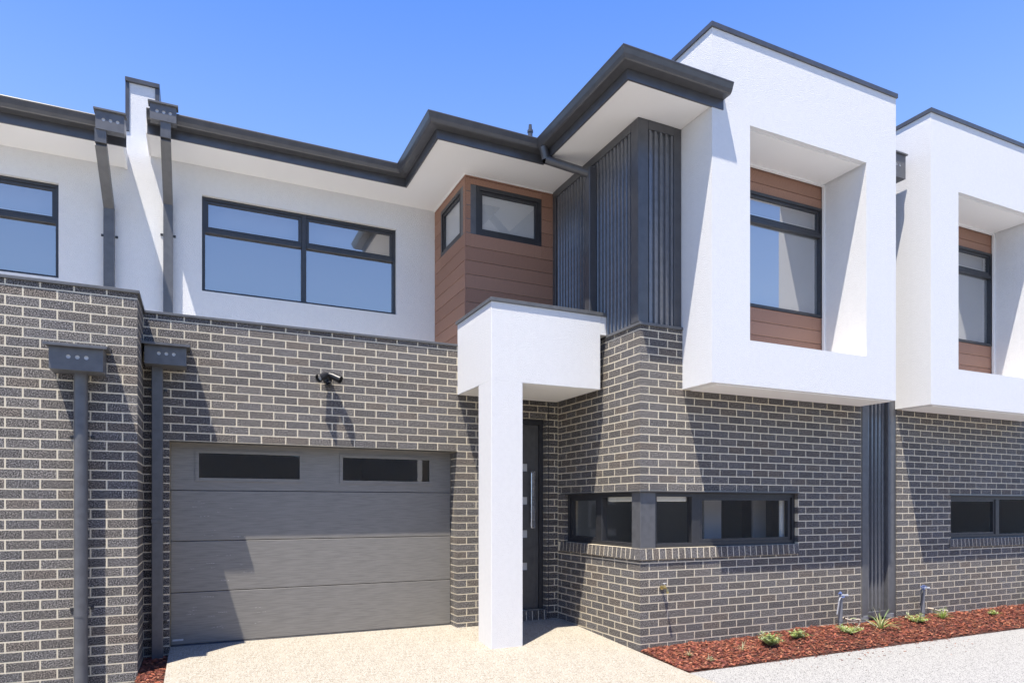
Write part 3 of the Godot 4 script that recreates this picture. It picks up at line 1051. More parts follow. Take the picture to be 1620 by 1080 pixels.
func rooms(t: Node3D) -> void:
	var o := surf()
	box(o, Vector3(-0.60, -0.3, -9.0), Vector3(7.6, -0.02, -0.35))
	box(o, Vector3(4.42, -0.3, -0.349), Vector3(7.6, -0.02, 1.44))
	put("floor_slab", o, M.floorboards, t)
	o = surf()
	box(o, Vector3(-0.60, 2.72, -9.0), Vector3(7.6, 2.90, -1.43))
	box(o, Vector3(4.42, 2.72, -1.429), Vector3(7.6, 2.90, 1.45))
	box(o, Vector3(-0.60, 2.72, -1.429), Vector3(4.419, 2.90, -0.245))
	put("upper_floor", o, M.plaster, t)
	o = surf()
	slab(o, -0.60, -0.02, 7.6, 5.58, -9.2, -9.0, [[4.9, 0.0, 7.3, 2.35]])
	box(o, Vector3(-0.70, -0.02, -9.0), Vector3(-0.605, 5.58, -1.63))
	box(o, Vector3(7.60, -0.02, -9.0), Vector3(7.68, 5.58, 1.45))
	box(o, Vector3(2.95, -0.02, -6.0), Vector3(3.05, 2.72, -0.345))      # garage / hall
	box(o, Vector3(4.30, -0.02, -6.0), Vector3(4.40, 2.72, -0.345))      # hall / kitchen
	box(o, Vector3(-0.60, -0.02, -6.1), Vector3(4.40, 2.72, -6.0))
	box(o, Vector3(-0.60, 2.90, -4.6), Vector3(7.60, 5.58, -4.5))
	put("inner_wall", o, M.plaster, t)
	# kitchen behind the corner window
	put_box("kitchen_bench", Vector3(4.50, 0.86, 0.95), Vector3(7.4, 0.90, 1.44), M.stone_bench, t, 0.003)
	put_box("kitchen_cupboards", Vector3(4.55, -0.01, 1.0), Vector3(7.4, 0.858, 1.43), M.cupboard, t)
	put_box("tall_cupboard", Vector3(7.40, -0.01, -0.86), Vector3(7.597, 2.2, -0.16), M.cupboard, t, 0.004)
	put_box("tall_cupboard", Vector3(7.40, -0.01, 0.09), Vector3(7.597, 2.2, 0.42), M.cupboard, t, 0.004)
	put_box("splashback", Vector3(6.36, 0.905, 1.08), Vector3(6.57, 1.9, 1.12), M.blind_cloth, t, 0.003)
	put_box("splashback", Vector3(5.56, 0.905, 1.08), Vector3(5.83, 1.9, 1.12), M.blind_cloth, t, 0.003)
	put_box("curtain_edge", Vector3(6.385, 1.01, 1.50), Vector3(6.445, 1.59, 1.53), M.blind, t, 0.003)
	put_box("roller_blind", Vector3(4.44, 1.50, 1.50), Vector3(4.93, 1.575, 1.56), M.blind, t, 0.01)
	put_box("roller_blind", Vector3(4.33, 1.50, 0.88), Vector3(4.39, 1.575, 1.48), M.blind, t, 0.01)
	var st := surf()
	tube(st, [Vector3(4.60, 0.9, 1.25), Vector3(4.60, 1.22, 1.25), Vector3(4.60, 1.28, 1.21), Vector3(4.60, 1.29, 1.13), Vector3(4.60, 1.24, 1.08)], 0.012, 8)
	put("kitchen_tap", st, M.chrome, t)
	roller_blind(t, 0.04, 2.39, 4.935, 5.24, -1.66)

# a blind half drawn behind the top lights: cloth and a pale bottom rail
func roller_blind(t: Node3D, x0: float, x1: float, y0: float, y1: float, z: float) -> void:
	var o := empty("roller_blind", t)
	put_box("cloth", Vector3(x0, y0, z - 0.002), Vector3(x1, y1, z), M.blind_cloth, o)
	put_box("bottom_rail", Vector3(x0, y0 - 0.018, z - 0.008), Vector3(x1, y0 + 0.004, z + 0.008), M.blind, o, 0.003)

# ---------------------------------------------------------------- left neighbour
func make_left_house() -> void:
	var t := empty("townhouse_001", self)
	tag(t, "neighbouring townhouse whose brick garage wall stands forward, left of the party wall", "house")
	var specs := []
	var px := -0.514
	var pz := 0.653
	var top := 3.352
	var anchor := 2.105 - 15 * COURSE
	var st := surf()
	slab(st, -4.6, -0.35, px - 0.0010, top, -0.24, pz - 0.0010)
	var w := put("garage_wall", st, M.mortar, t)
	# rows just below the anchor (odd) turn the corner with a full brick on the front
	lay(specs, w, Vector3(0, 0, pz), 0, -4.6, px, -0.33, top, anchor, [px - HEADER - JOINT / 2, px + JOINT / 2], [], -1, 1, 0.11)
	# the return faces right: own axes run along -z from the corner
	lay(specs, w, Vector3(px, 0, pz), 90, 0.0, pz - 0.004, -0.33, top, anchor, [-JOINT / 2, HEADER + JOINT / 2], [], 0, -1, 0.11)
	put_box("parapet_capping", Vector3(-4.6, top + 0.001, 0.42), Vector3(px + 0.016, top + 0.027, pz + 0.016), M.cap_metal, t, 0.002)
	put_box("parapet_capping", Vector3(px - 0.2, top + 0.001, -0.24), Vector3(px + 0.0159, top + 0.0268, 0.4195), M.dark_metal, t, 0.002)
	put_box("terrace_roof", Vector3(-4.6, 2.95, -1.42), Vector3(-0.62, 3.05, -0.245), M.zinc_roof, t)
	var uz := -1.42
	st = surf()
	slab(st, -4.6, 2.9, -0.7535, 5.39, uz - 0.2, uz, [[-3.85, 4.0, -1.443, 5.06]])
	slab(st, -0.84, 5.391, -0.7535, 5.80, uz - 0.2, uz)
	put("upper_wall", st, M.render, t)
	var uw := 2.407
	var uh := 1.06
	window(t, "bedroom_window", Vector3(-3.85, 4.0, uz - 0.05), 0, uw, uh, [[1.168, 0.03, 1.228, uh - 0.03], [0.03, 0.62, 1.167, 0.668], [1.229, 0.62, uw - 0.03, 0.668]],
		[[0.035, 0.02, 1.169, 0.622, "frosted_film", 0.0], [1.227, 0.02, uw - 0.035, 0.622, "frosted_film", 0.0], [0.035, 0.666, 1.169, uh - 0.03, "clear_glass", 0.036], [1.227, 0.666, uw - 0.035, uh - 0.03, "clear_glass", 0.036]], 0.09, 0.035)
	var ey := 5.37
	eave(t, [Vector2(-4.6, -0.865), Vector2(-0.735, -0.865)], ey)
	put_box("eave_soffit", Vector3(-4.6, ey, uz), Vector3(-0.80, ey + 0.012, -0.886), M.soffit, t)
	put_box("eave_end", Vector3(-0.799, ey - 0.012, uz + 0.001), Vector3(-0.770, ey + 0.17, -0.886), M.soffit, t)
	put_box("roof", Vector3(-4.6, ey + 0.03, -6.0), Vector3(-0.80, ey + 0.15, -0.888), M.dark_metal, t)
	rain_head(t, Vector3(-0.862, 5.375, -0.715), 0.262, 0.195, 0.10, false)
	st = surf()
	flat_pipe(st, [Vector3(-0.95, 5.385, -0.665), Vector3(-0.95, 5.25, -0.675), Vector3(-0.95, 4.86, -1.37), Vector3(-0.95, 3.0, -1.375)], 0.105, 0.075)
	put("downpipe", st, M.pipe_paint, t)
	bracket(t, Vector3(-0.95, 4.55, uz), 0.105)
	rain_head(t, Vector3(-0.945, 2.585, pz), 0.385, 0.205, 0.24, true)
	st = surf()
	rod(st, Vector3(-0.935, -0.35, pz + 0.075), Vector3(-0.935, 2.60, pz + 0.075), 0.0525, 0.0525, 28)
	rod(st, Vector3(-0.935, 0.50, pz + 0.075), Vector3(-0.935, 0.52, pz + 0.075), 0.0555, 0.0555, 28)
	put("downpipe", st, M.pipe_paint, t)
	bracket(t, Vector3(-0.935, 2.05, pz), 0.115)
	bracket(t, Vector3(-0.935, 0.56, pz), 0.115)
	st = surf()
	box(st, Vector3(-4.6, -0.3, -6.0), Vector3(-0.71, 5.38, -5.9))
	box(st, Vector3(-4.7, -0.3, -6.0), Vector3(-4.605, 5.38, 0.6))
	box(st, Vector3(-4.6, 2.72, -5.9), Vector3(-0.71, 2.9, -0.25))
	put("inner_wall", st, M.plaster, t)
	roller_blind(t, -3.8, -1.47, 4.77, 5.07, -1.66)
	build_bricks(specs, t)

# ---------------------------------------------------------------- right neighbour
func make_right_house() -> void:
	var t := empty("townhouse_002", self)
	tag(t, "neighbouring townhouse with a white boxed window over brick, beyond the ribbed steel strip", "house")
	var specs := []
	var bz := 1.678
	var x0 := 8.305
	var x1 := 13.2
	var hole := [9.436, 0.84, 11.9, 1.606]
	var anchor := 1.612
	var st := surf()
	slab(st, x0 + 0.0010, -0.3, x1, 2.95, bz - 0.22, bz - 0.0010, [[hole[0], 0.996, hole[2], hole[3] + 0.0010]])
	var w := put("front_wall", st, M.mortar, t)
	lay(specs, w, Vector3(0, 0, bz), 0, x0, x1, -0.28, 2.95, anchor, [x0 + HEADER + JOINT / 2, x0 - JOINT / 2], [hole], -1, -1, 0.11)
	# reveal of the window and its brick-on-edge sill
	var e := 9.40
	while e < 11.9:
		add_brick(specs, w, Transform3D(Basis(Vector3.RIGHT, deg_to_rad(-5.0)), Vector3(e + 0.0377, 0.937, bz + 0.012)), 0.0755, 0.118, 0.11)
		e += 0.0862
	e = 9.436
	while e < 11.7:
		add_brick(specs, w, Transform3D(Basis(), Vector3(e + (BRICK - JOINT) / 2, 0.861, bz)), BRICK - JOINT, 0.026, 0.11)
		e += BRICK
	tilted_bed(w, 9.402, 11.9, Vector3(0, 0.937, bz + 0.012), 0.112, -5.0)
	put_box("sill_bed", Vector3(9.40, 0.874, bz - 0.2), Vector3(11.9, 0.990, bz + 0.006), M.mortar, w)
	put_box("lintel", Vector3(9.40, 1.595, bz - 0.16), Vector3(11.93, 1.605, bz + 0.016), M.dark_metal, w)
	window(t, "kitchen_window", Vector3(9.436, 0.998, bz - 0.05), 0, 2.46, 0.596, [[1.13, 0.04, 1.222, 0.556]], [[0.05, 0.04, 1.131, 0.556, "kitchen_glass", 0.038], [1.221, 0.04, 2.41, 0.556, "kitchen_glass", 0.0]], 0.09, 0.045)
	box_frame(t, 8.285, 11.14, 8.836, 10.65, 0.3)
	# ribbed strip between the houses, with a downpipe on each side
	var sp := empty("ribbed_strip", t)
	st = surf()
	slab(st, 7.63, -0.05, 8.304, 5.5, bz - 0.2, bz - 0.085)
	put("backing", st, M.dark_metal, sp)
	st = surf()
	ribbed(st, 7.765, 8.135, 0.03, 5.4, 0.0735, 0.024)
	var sh := put("ribbed_sheet", st, M.corrugated, sp)
	sh.position.z = bz - 0.07
	put_box("bottom_flashing", Vector3(7.762, 0.0, bz - 0.085), Vector3(8.137, 0.085, bz - 0.035), M.pipe_paint, sp, 0.003)
	for x in [[7.642, 7.76], [8.139, 8.249]]:
		put_box("downpipe", Vector3(x[0], 0.035, bz - 0.075), Vector3(x[1], 5.6, bz), M.pipe_paint, sp, 0.008)
		st = surf()
		var c := Vector3((x[0] + x[1]) / 2, 0, bz - 0.035)
		rod(st, c + Vector3(0, -0.25, 0), c + Vector3(0, -0.03, 0), 0.052, 0.052, 20)
		rod(st, c + Vector3(0, -0.03, 0), c + Vector3(0, 0.05, 0), 0.060, 0.060, 20)
		rod(st, c + Vector3(0, 0.0, 0), c + Vector3(0, 0.008, 0), 0.063, 0.063, 20)
		put("pipe_socket", st, M.pvc, sp)
	put_box("corner_flashing", Vector3(8.252, -0.05, bz - 0.08), Vector3(8.303, 5.5, bz - 0.01), M.dark_metal, sp, 0.003)
	var rv := surf()
	for x in [7.87, 8.02]:
		ball(rv, Vector3(x, 0.10, bz - 0.043), 0.007, 8)
	put("rivets", rv, M.galvanised, sp)
	rain_head(t, Vector3(7.98, 5.62, bz + 0.02), 0.36, 0.30, 0.2, false)
	# the other walls and the kitchen
	st = surf()
	box(st, Vector3(8.3, -0.3, -4.2), Vector3(13.2, 6.0, -4.1))
	box(st, Vector3(13.2, -0.3, -4.2), Vector3(13.3, 6.0, bz - 0.2))
	box(st, Vector3(8.3, -0.02, -4.1), Vector3(8.4, 5.5, bz - 0.23))
	box(st, Vector3(8.4, 2.75, -4.1), Vector3(13.2, 2.9, bz - 0.23))
	box(st, Vector3(8.4, 5.55, -4.1), Vector3(13.2, 5.65, 1.5))
	box(st, Vector3(11.1, 2.95, 1.3), Vector3(13.2, 5.55, 1.45))
	put("inner_wall", st, M.plaster, t)
	put_box("floor_slab", Vector3(8.4, -0.3, -4.1), Vector3(13.2, -0.02, bz - 0.23), M.floorboards, t)
	put_box("kitchen_bench", Vector3(8.6, 0.86, 0.9), Vector3(13, 0.90, 1.42), M.stone_bench, t, 0.003)
	put_box("tall_cupboard", Vector3(10.9, -0.01, -2.9), Vector3(12.6, 2.3, -2.2), M.cupboard, t)
	build_bricks(specs, t)

# ---------------------------------------------------------------- ground
func ground_y(z: float) -> float:
	if z < 0.0:
		return 0.0
	return -0.055 * minf(z, 2.45) - 0.008 * maxf(z - 2.45, 0.0)

func make_ground() -> void:
	var st := surf()
	quad(st, Vector3(-150, -0.42, 150), Vector3(150, -0.42, 150), Vector3(150, -0.42, -150), Vector3(-150, -0.42, -150))
	structure(put("ground", st, M.earth, self))
	st = surf()
	var zs := [-0.30, 0.0, 0.8, 1.6, 2.45, 4.0, 6.4]
	for i in zs.size() - 1:
		var a := ground_y(zs[i])
		var b := ground_y(zs[i + 1])
		quad(st, Vector3(-0.287, b, zs[i + 1]), Vector3(4.205, b, zs[i + 1]), Vector3(4.205, a, zs[i]), Vector3(-0.287, a, zs[i]))
		quad(st, Vector3(4.205, b, zs[i + 1]), Vector3(4.205, b - 0.1, zs[i + 1]), Vector3(4.205, a - 0.1, zs[i]), Vector3(4.205, a, zs[i]))
		quad(st, Vector3(-0.287, a, zs[i]), Vector3(-0.287, a - 0.1, zs[i]), Vector3(-0.287, b - 0.1, zs[i + 1]), Vector3(-0.287, b, zs[i + 1]))
	structure(put("driveway", st, M.tan_aggregate, self), "cream exposed aggregate driveway apron in front of the garage")
	st = surf()
	var y1 := ground_y(2.45) - 0.004
	var y2 := ground_y(6.4) - 0.004
	var y3 := -0.26
	quad(st, Vector3(4.2055, y2, 6.4), Vector3(40, y2, 6.4), Vector3(40, y1, 2.30), Vector3(4.2055, y1, 2.452))
	quad(st, Vector3(-0.2875, y1, 2.40), Vector3(-30, y1, 2.40), Vector3(-30, y2, 6.4), Vector3(-0.2875, y2, 6.4))
	quad(st, Vector3(-0.521, -0.160, 0.60), Vector3(-30, -0.160, 0.60), Vector3(-30, y1, 2.40), Vector3(-0.521, y1, 2.40))
	quad(st, Vector3(-30, y3, 16.0), Vector3(50, y3, 16.0), Vector3(50, y2, 6.4), Vector3(-30, y2, 6.4))
	quad(st, Vector3(4.2055, y1 - 0.1, 2.452), Vector3(40, y1 - 0.1, 2.30), Vector3(40, y1, 2.30), Vector3(4.2055, y1, 2.452))
	structure(put("shared_driveway", st, M.grey_aggregate, self), "pale grey exposed aggregate shared driveway beside the mulch bed")
	# garden beds: soil under the bark
	st = surf()
	var xs := 36
	for i in xs:
		var xa := 4.2065 + (13.0 - 4.2065) * i / xs
		var xb := 4.2065 + (13.0 - 4.2065) * (i + 1) / xs
		for k in 4:
			var za := 1.60 + 0.85 * k / 4
			var zb := 1.60 + 0.85 * (k + 1) / 4
			quad(st, Vector3(xa, bed_y(xa, zb), zb), Vector3(xb, bed_y(xb, zb), zb), Vector3(xb, bed_y(xb, za), za), Vector3(xa, bed_y(xa, za), za))
	structure(put("garden_bed", st, M.bark_soil, self))
	st = surf()
	quad(st, Vector3(-0.52, -0.12, 2.4), Vector3(-0.288, -0.12, 2.4), Vector3(-0.288, -0.055, -0.02), Vector3(-0.52, -0.055, -0.02))
	structure(put("garden_bed_001", st, M.bark_soil, self))

func bed_y(x: float, z: float) -> float:
	var back := -0.085 + 0.045 * smoothstep(4.6, 7.0, x) + 0.012 * sin(x * 3.1)
	var t := clampf((z - 1.65) / 0.8, 0.0, 1.0)
	var hump := 0.035 * sin(PI * clampf((z - 1.55) / 0.95, 0.0, 1.0)) * smoothstep(4.2, 4.7, x)
	return lerpf(back, -0.140, t) + hump + 0.006 * sin(x * 11.0 + z * 17.0)

func scatter_mulch() -> void:
	# splinter: a flat, twisted chip of bark
	var st := surf()
	var p := [Vector3(-0.5, 0, -0.12), Vector3(0.1, 0.05, -0.22), Vector3(0.5, 0.02, 0.02), Vector3(0.05, 0.06, 0.2), Vector3(-0.45, 0.03, 0.12)]
	var up := Vector3(0, 0.12, 0)
	for i in range(1, 4):
		tri(st, p[0] + up, p[i + 1] + up, p[i] + up)
		tri(st, p[0], p[i], p[i + 1])
	for i in 5:
		var j := (i + 1) % 5
		quad(st, p[j], p[i], p[i] + up, p[j] + up)
	var chip := st.commit()
	var r := RandomNumberGenerator.new()
	r.seed = 4242
	var tones := [[0.30, 0.085, 0.045], [0.22, 0.055, 0.035], [0.38, 0.13, 0.07], [0.14, 0.04, 0.03], [0.34, 0.10, 0.05], [0.42, 0.18, 0.10], [0.24, 0.075, 0.055]]
	var places := []
	for i in 15000:
		var x := 4.22 + pow(r.randf(), 1.25) * 8.0
		var z := 1.69 + r.randf() * 0.755
		if z > 2.44 - 0.0 * x:
			continue
		places.append(Vector3(x, bed_y(x, z) + 0.004 + r.randf() * 0.014, z))
	for i in 170:      # a few chips kicked onto the concrete
		var x := 5.2 + r.randf() * 3.0
		var z := 2.46 + pow(r.randf(), 3.0) * 0.35
		places.append(Vector3(x, -0.137, z))
	for i in 40:
		var x := 4.25 + r.randf() * 6.0
		var z := 2.47 + r.randf() * 1.2
		places.append(Vector3(x, ground_y(z) - 0.001, z))
	for i in 900:
		var z := 0.01 + r.randf() * 1.7
		places.append(Vector3(-0.505 + r.randf() * 0.21, lerpf(-0.055, -0.12, z / 2.4) + 0.004 + r.randf() * 0.012, z))
	var mm := MultiMesh.new()
	mm.transform_format = MultiMesh.TRANSFORM_3D
	mm.use_colors = true
	mm.mesh = chip
	mm.instance_count = places.size()
	for i in places.size():
		var b := Basis(Vector3.UP, r.randf() * TAU) * Basis(Vector3.RIGHT, (r.randf() - 0.5) * 0.9) * Basis(Vector3.FORWARD, (r.randf() - 0.5) * 0.8)
		var l := 0.022 + 0.05 * r.randf() * r.randf()
		if places[i].z > 2.452:
			l *= 0.55
		mm.set_instance_transform(i, Transform3D(b * Basis.from_scale(Vector3(l, l * 0.7, l * (0.6 + 0.5 * r.randf()))), places[i]))
		var c: Array = tones[r.randi() % tones.size()]
		var k := 0.50 + 0.55 * r.randf()
		mm.set_instance_color(i, Color(c[0] * k, c[1] * k, c[2] * k))
	var o := MultiMeshInstance3D.new()
	o.name = "bark_mulch"
	o.multimesh = mm
	o.material_override = M.bark_chip
	o.set_meta("kind", "stuff")
	o.set_meta("label", "red brown bark mulch covering the garden beds")
	o.set_meta("category", "mulch")
	add_child(o, true)

# ---------------------------------------------------------------- planting
func leaf(st: SurfaceTool, base: Vector3, dir: Vector3, length: float, width: float, droop: float, segs := 4) -> void:
	var side := dir.cross(Vector3.UP)
	if side.length() < 0.01:
		side = Vector3.RIGHT
	side = side.normalized()
	var p := base
	var d := dir.normalized()
	var wl := width * 0.5
	for i in segs:
		var q := p + d * length / segs
		var wn := width * 0.5 * sin(PI * clampf(0.25 + 0.75 * (i + 1.0) / segs, 0.0, 1.0)) if i < segs - 1 else 0.0005
		var up := side.cross(d).normalized() * width * 0.18
		quad(st, p - side * wl, p - up, q - up * 0.8, q - side * wn)
		quad(st, p - up, p + side * wl, q + side * wn, q - up * 0.8)
		p = q
		wl = wn
		d = (d + Vector3.DOWN * droop).normalized()

func tuft(called: String, label: String, at: Vector3, n: int, h: float, mats: Array, sd: int, width: float) -> void:
	var o := empty(called, self, at)
	tag(o, label, "plant", "young plants in the mulch bed")
	var r := RandomNumberGenerator.new()
	r.seed = sd
	for m in mats.size():
		var st := surf()
		for i in n / mats.size():
			var a := r.randf() * TAU
			var tilt := 0.15 + 0.75 * r.randf()
			var d := Vector3(cos(a) * sin(tilt), cos(tilt), sin(a) * sin(tilt))
			leaf(st, Vector3(cos(a), 0, sin(a)) * 0.012 * r.randf(), d, h * (0.6 + 0.55 * r.randf()), width, 0.16 + 0.18 * r.randf(), 5)
		put("leaves", st, M[mats[m]], o)

func shrublet(called: String, label: String, at: Vector3, spread: float, h: float, n: int, mats: Array, sd: int) -> void:
	var o := empty(called, self, at)
	tag(o, label, "plant", "young plants in the mulch bed")
	var r := RandomNumberGenerator.new()
	r.seed = sd
	var stems := surf()
	var leaves := []
	for m in mats:
		leaves.append(surf())
	for i in n:
		var a := r.randf() * TAU
		var tilt := 0.1 + 1.05 * sqrt(r.randf())
		var d := Vector3(cos(a) * sin(tilt) * spread / h, cos(tilt), sin(a) * sin(tilt) * spread / h)
		var l := h * (0.55 + 0.5 * r.randf())
		var tip := d * l
		rod(stems, Vector3.ZERO, tip, 0.0022, 0.001, 4, false)
		for k in 12:
			var t := 0.25 + 0.78 * k / 12.0
			var b := tip * t
			var la := r.randf() * TAU
			var ld := Vector3(cos(la), 0.25 + 0.7 * r.randf(), sin(la)).normalized()
			leaf(leaves[r.randi() % mats.size()], b, ld, 0.030 + 0.022 * r.randf(), 0.011, 0.25, 2)
	put("stems", stems, M.leaf_grey, o)
	for m in mats.size():
		put("leaves", leaves[m], M[mats[m]], o)

func make_plants() -> void:
	var bed := func(x: float, z: float) -> Vector3:
		return Vector3(x, bed_y(x, z) + 0.006, z)
	shrublet("shrub", "bushy young green shrub with a rounded crown, fullest in the mulch bed", bed.call(5.62, 2.10), 0.17, 0.20, 46, ["leaf_green", "leaf_grey", "leaf_lime"], 1)
	shrublet("shrub_001", "low spreading grey green shrub between the rounded shrub and the water pipe", bed.call(6.12, 2.02), 0.16, 0.10, 24, ["leaf_grey", "leaf_green", "leaf_lime"], 2)
	shrublet("shrub_002", "flat straggling pale green shrub in front of the first copper gas pipe", bed.call(6.93, 2.05), 0.20, 0.11, 26, ["leaf_grey", "leaf_lime"], 3)
	tuft("strappy_plant", "upright lime green strappy plant in front of the ribbed steel strip", bed.call(7.52, 2.02), 44, 0.26, ["leaf_lime", "leaf_straw", "leaf_green"], 4, 0.011)
	shrublet("shrub_003", "loose grey green shrub at the foot of the second water pipe", bed.call(8.30, 1.96), 0.18, 0.15, 24, ["leaf_grey", "leaf_lime"], 5)
	tuft("strappy_plant_001", "small lime green tuft below the second copper gas pipe", bed.call(8.86, 1.93), 50, 0.15, ["leaf_lime", "leaf_lime", "leaf_green"], 6, 0.009)
	shrublet("shrub_004", "tiny sparse shrub alone in open mulch past the second gas pipe", bed.call(9.85, 1.98), 0.10, 0.10, 14, ["leaf_grey", "leaf_lime"], 7)
	shrublet("shrub_005", "bright green shrub under the neighbour's kitchen window", bed.call(11.15, 1.90), 0.26, 0.26, 44, ["leaf_lime", "leaf_green", "leaf_grey"], 8)
	shrublet("shrub_006", "leafy shrub farthest along the mulch bed from the driveway apron", bed.call(12.1, 1.85), 0.24, 0.26, 36, ["leaf_lime", "leaf_green"], 9)
	tuft("grass_tuft", "dry straw coloured tuft near the corner of the mulch bed", bed.call(4.60, 2.30), 26, 0.07, ["leaf_straw", "leaf_grey"], 10, 0.006)
	tuft("grass_tuft_001", "wispy dry tuft against the mulch beside the bay corner", bed.call(4.52, 2.08), 18, 0.07, ["leaf_straw", "leaf_grey"], 11, 0.006)
	tuft("grass_tuft_002", "thin grey tuft standing left of the rounded shrub", bed.call(5.20, 2.12), 14, 0.12, ["leaf_grey", "leaf_straw"], 12, 0.006)

# ---------------------------------------------------------------- small fittings
func make_fittings() -> void:
	# twin security light on the garage wall
	var o := empty("security_light", self, Vector3(1.262, 2.84, 0.001))
	tag(o, "black twin spotlight with a sensor, fixed to the brick over the garage door", "light")
	var st := surf()
	rod(st, Vector3(0, 0, 0), Vector3(0, 0, 0.022), 0.05, 0.046, 24)
	put("base_plate", st, M.black_plastic, o)
	for s in [-1, 1]:
		var c := Vector3(s * 0.028, 0.035, 0.06)
		var d := Vector3(s * 0.74, -0.46, 0.58).normalized()
		st = surf()
		tube(st, [Vector3(s * 0.018, 0.01, 0.02), Vector3(s * 0.02, 0.04, 0.045), c], 0.012, 10)
		rod(st, c - d * 0.02, c + d * 0.02, 0.022, 0.034, 20)
		rod(st, c + d * 0.02, c + d * 0.11, 0.034, 0.039, 20, false)
		rod(st, c + d * 0.11, c + d * 0.125, 0.039, 0.043, 20, false)
		rod(st, c + d * 0.125, c + d * 0.06, 0.037, 0.031, 20, false)
		rod(st, c + d * 0.125, c + d * 0.126, 0.043, 0.037, 20, false)
		var head := put("lamp_head", st, M.black_plastic, o)
		st = surf()
		rod(st, c + d * 0.085, c + d * 0.089, 0.0345, 0.034, 20)
		put("lens", st, M.lamp_lens, head)
	st = surf()
	rod(st, Vector3(0, -0.02, 0.02), Vector3(0.0, -0.035, 0.05), 0.014, 0.014, 12)
	box(st, Vector3(-0.03, -0.085, 0.035), Vector3(0.03, -0.03, 0.085), 0.012)
	put("sensor", st, M.black_plastic, o)
	st = surf()
	ball(st, Vector3(0.0, -0.065, 0.082), 0.022, 14, Vector3(1, 0.8, 0.6))
	put("sensor_lens", st, M.lamp_lens, o)
	# brass garden tap on the bay
	o = empty("garden_tap", self, Vector3(4.49, 0.575, 1.679))
	tag(o, "brass garden tap on the brick bay below the corner window", "tap")
	st = surf()
	rod(st, Vector3(0, 0, 0), Vector3(0, 0, 0.008), 0.026, 0.024, 18)
	rod(st, Vector3(0, 0, 0.008), Vector3(0, 0, 0.075), 0.011, 0.011, 14)
	rod(st, Vector3(0, -0.002, 0.05), Vector3(0, 0.034, 0.05), 0.013, 0.011, 14)
	tube(st, [Vector3(0, 0, 0.07), Vector3(0, -0.006, 0.092), Vector3(0, -0.03, 0.10)], 0.0105, 12)
	rod(st, Vector3(0, -0.03, 0.10), Vector3(0, -0.052, 0.10), 0.0135, 0.0135, 14)
	put("body", st, M.brass, o)
	st = surf()
	rod(st, Vector3(0, 0.034, 0.05), Vector3(0, 0.048, 0.05), 0.005, 0.005, 8)
	box(st, Vector3(-0.024, 0.047, 0.045), Vector3(0.024, 0.055, 0.055), 0.003)
	put("handle", st, M.galvanised, o)
	# capped water pipes and gas stubs in the bed
	water_pipe("water_pipe", Vector3(7.10, -0.12, 1.79), 0.46, "grey water standpipe bound with blue tape, standing left of the ribbed steel strip", true)
	water_pipe("water_pipe_001", Vector3(8.66, -0.12, 1.79), 0.47, "grey water standpipe bound with blue tape, standing right of the ribbed steel strip", false)
	gas_pipe("gas_pipe", Vector3(7.20, -0.06, 1.76), "bent pale copper gas stub beside the left water standpipe")
	gas_pipe("gas_pipe_001", Vector3(8.93, -0.06, 1.76), "bent pale copper gas stub beside the right water standpipe")
	o = empty("dripper_stake", self, Vector3(7.60, -0.07, 1.90))
	tag(o, "thin pale stake leaning in the mulch at the foot of the ribbed strip", "stake")
	st = surf()
	rod(st, Vector3(0.05, -0.03, 0.10), Vector3(-0.10, 0.10, -0.06), 0.006, 0.006, 8)
	put("stick", st, M.white_cord, o)

func water_pipe(called: String, at: Vector3, h: float, label: String, white: bool) -> void:
	var o := empty(called, self, at)
	tag(o, label, "pipe", "water standpipes in the mulch bed")
	var st := surf()
	rod(st, Vector3(0, -0.1, 0), Vector3(0, h, 0), 0.026, 0.026, 18)
	rod(st, Vector3(0, h * 0.34, 0), Vector3(0, h * 0.40, 0), 0.029, 0.029, 18)
	put("standpipe", st, M.pvc, o)
	st = surf()
	var r := RandomNumberGenerator.new()
	r.seed = 9 + int(at.x * 10)
	for i in 9:
		var a := Vector3((r.randf() - 0.5) * 0.09, h + (r.randf() - 0.2) * 0.05, (r.randf() - 0.4) * 0.06)
		var b := a + Vector3((r.randf() - 0.3) * 0.09, (r.randf() - 0.4) * 0.04, (r.randf() - 0.5) * 0.05)
		rod(st, a, b, 0.010, 0.007, 8)
	put("blue_tape", st, M.blue_tape, o)
	st = surf()
	rod(st, Vector3(-0.02, h + 0.02, 0), Vector3(0.085, h + 0.012, 0.01), 0.016, 0.014, 12)
	rod(st, Vector3(0.085, h + 0.012, 0.01), Vector3(0.11, h + 0.01, 0.012), 0.019, 0.019, 12)
	put("valve", st, M.white_cord, o)
	st = surf()
	tube(st, [Vector3(0, h, 0.02), Vector3(-0.05, h - 0.005, 0.04), Vector3(-0.085, h - 0.04, 0.05), Vector3(-0.10, h - 0.11, 0.05), Vector3(-0.12, h - 0.20, 0.05)], 0.008, 8)
	put("loose_strap", st, M.white_cord if white else M.black_plastic, o)
	st = surf()
	tube(st, [Vector3(0.045, h - 0.08, -0.04), Vector3(0.055, 0.2, -0.05), Vector3(0.05, -0.08, -0.05)], 0.012, 8)
	put("conduit", st, M.green_pipe if white else M.black_plastic, o)

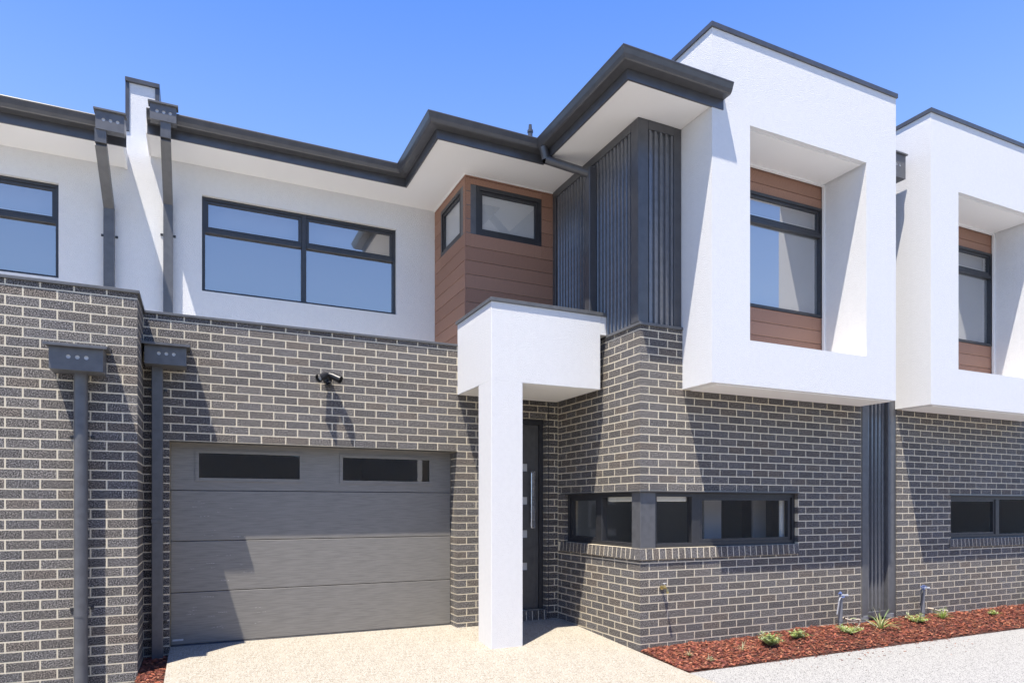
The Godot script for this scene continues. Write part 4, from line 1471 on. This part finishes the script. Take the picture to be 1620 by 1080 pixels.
func gas_pipe(called: String, at: Vector3, label: String) -> void:
	var o := empty(called, self, at)
	tag(o, label, "pipe", "gas stubs in the mulch bed")
	var st := surf()
	tube(st, [Vector3(0.0, 0.13, -0.075), Vector3(0.0, 0.125, 0.01), Vector3(0.06, 0.105, 0.03), Vector3(0.13, 0.10, 0.03), Vector3(0.24, 0.098, 0.02), Vector3(0.25, 0.08, 0.02), Vector3(0.25, -0.08, 0.02)], 0.0115, 10)
	rod(st, Vector3(0.245, 0.10, 0.02), Vector3(0.252, 0.075, 0.02), 0.018, 0.018, 12)
	rod(st, Vector3(0.12, 0.10, 0.03), Vector3(0.16, 0.10, 0.028), 0.017, 0.017, 12)
	put("bent_pipe", st, M.copper_pipe, o)
	st = surf()
	box(st, Vector3(0.09, 0.115, 0.015), Vector3(0.17, 0.125, 0.045), 0.003)
	put("valve_lever", st, M.leaf_grey, o)

# the brick boundary wall across the drive, behind the viewer: the panes mirror it
func make_boundary() -> void:
	var o := empty("boundary_wall", self, Vector3(0, 0, 15.0))
	tag(o, "long dark brick boundary wall across the shared driveway, facing the houses", "wall")
	put_box("mortar_core", Vector3(-14, -0.4, 0.002), Vector3(48, 3.6, 0.22), M.mortar, o)
	var specs := []
	lay(specs, o, Vector3(48, 0, 0), 180, 0, 62, -0.2, 3.6, 0.0, [0.0, BRICK / 2])
	var sts := []
	for i in brick_mats.size():
		sts.append(surf())
	for s in specs:
		brick_shape(sts[s.m], s.w, s.h, 0.05, s.t)
	var am := ArrayMesh.new()
	for i in sts.size():
		sts[i].set_material(brick_mats[i])
		sts[i].commit(am)
	var b := MeshInstance3D.new()
	b.name = "brickwork"
	b.mesh = am
	b.set_meta("kind", "stuff")
	o.add_child(b, true)

# ---------------------------------------------------------------- start
func _ready() -> void:
	rng.seed = 20240
	# camera: level, with the lens shifted up as in an architectural photograph
	var cam := Camera3D.new()
	cam.name = "camera"
	add_child(cam)
	cam.position = CAM
	cam.rotation_degrees.y = -25.0
	cam.projection = Camera3D.PROJECTION_FRUSTUM
	cam.near = 0.05
	cam.far = 600.0
	cam.size = 0.05 * 1080.0 / 1057.0
	cam.frustum_offset = Vector2(0, 0.05 * 261.0 / 1057.0)
	cam.current = true
	# sky, sun, exposure
	var env := Environment.new()
	env.background_mode = Environment.BG_SKY
	var sky := ProceduralSkyMaterial.new()
	sky.sky_top_color = lin(0.010, 0.108, 0.52)
	sky.sky_horizon_color = lin(0.48, 0.68, 0.92)
	sky.sky_curve = 0.30
	sky.ground_bottom_color = lin(0.20, 0.19, 0.17)
	sky.ground_horizon_color = lin(0.30, 0.30, 0.30)
	sky.sun_angle_max = 4.0
	sky.sky_energy_multiplier = 1.0
	env.sky = Sky.new()
	env.sky.sky_material = sky
	env.tonemap_mode = Environment.TONE_MAPPER_LINEAR
	env.tonemap_exposure = 1.75
	env.sdfgi_enabled = true
	env.ssao_enabled = true
	env.ssil_enabled = true
	var we := WorldEnvironment.new()
	we.name = "environment"
	we.environment = env
	add_child(we)
	var sun := DirectionalLight3D.new()
	sun.name = "sun"
	add_child(sun)
	sun.look_at_from_position(Vector3.ZERO, Vector3(0.275, -1.0, -0.228), Vector3.FORWARD)
	sun.light_color = Color(1.0, 0.965, 0.91)
	sun.light_energy = 1.6
	sun.light_angular_distance = 0.5
	sun.shadow_enabled = true
	make_materials()
	make_ground()
	make_townhouse()
	make_left_house()
	make_right_house()
	make_boundary()
	scatter_mulch()
	make_fittings()
	make_plants()
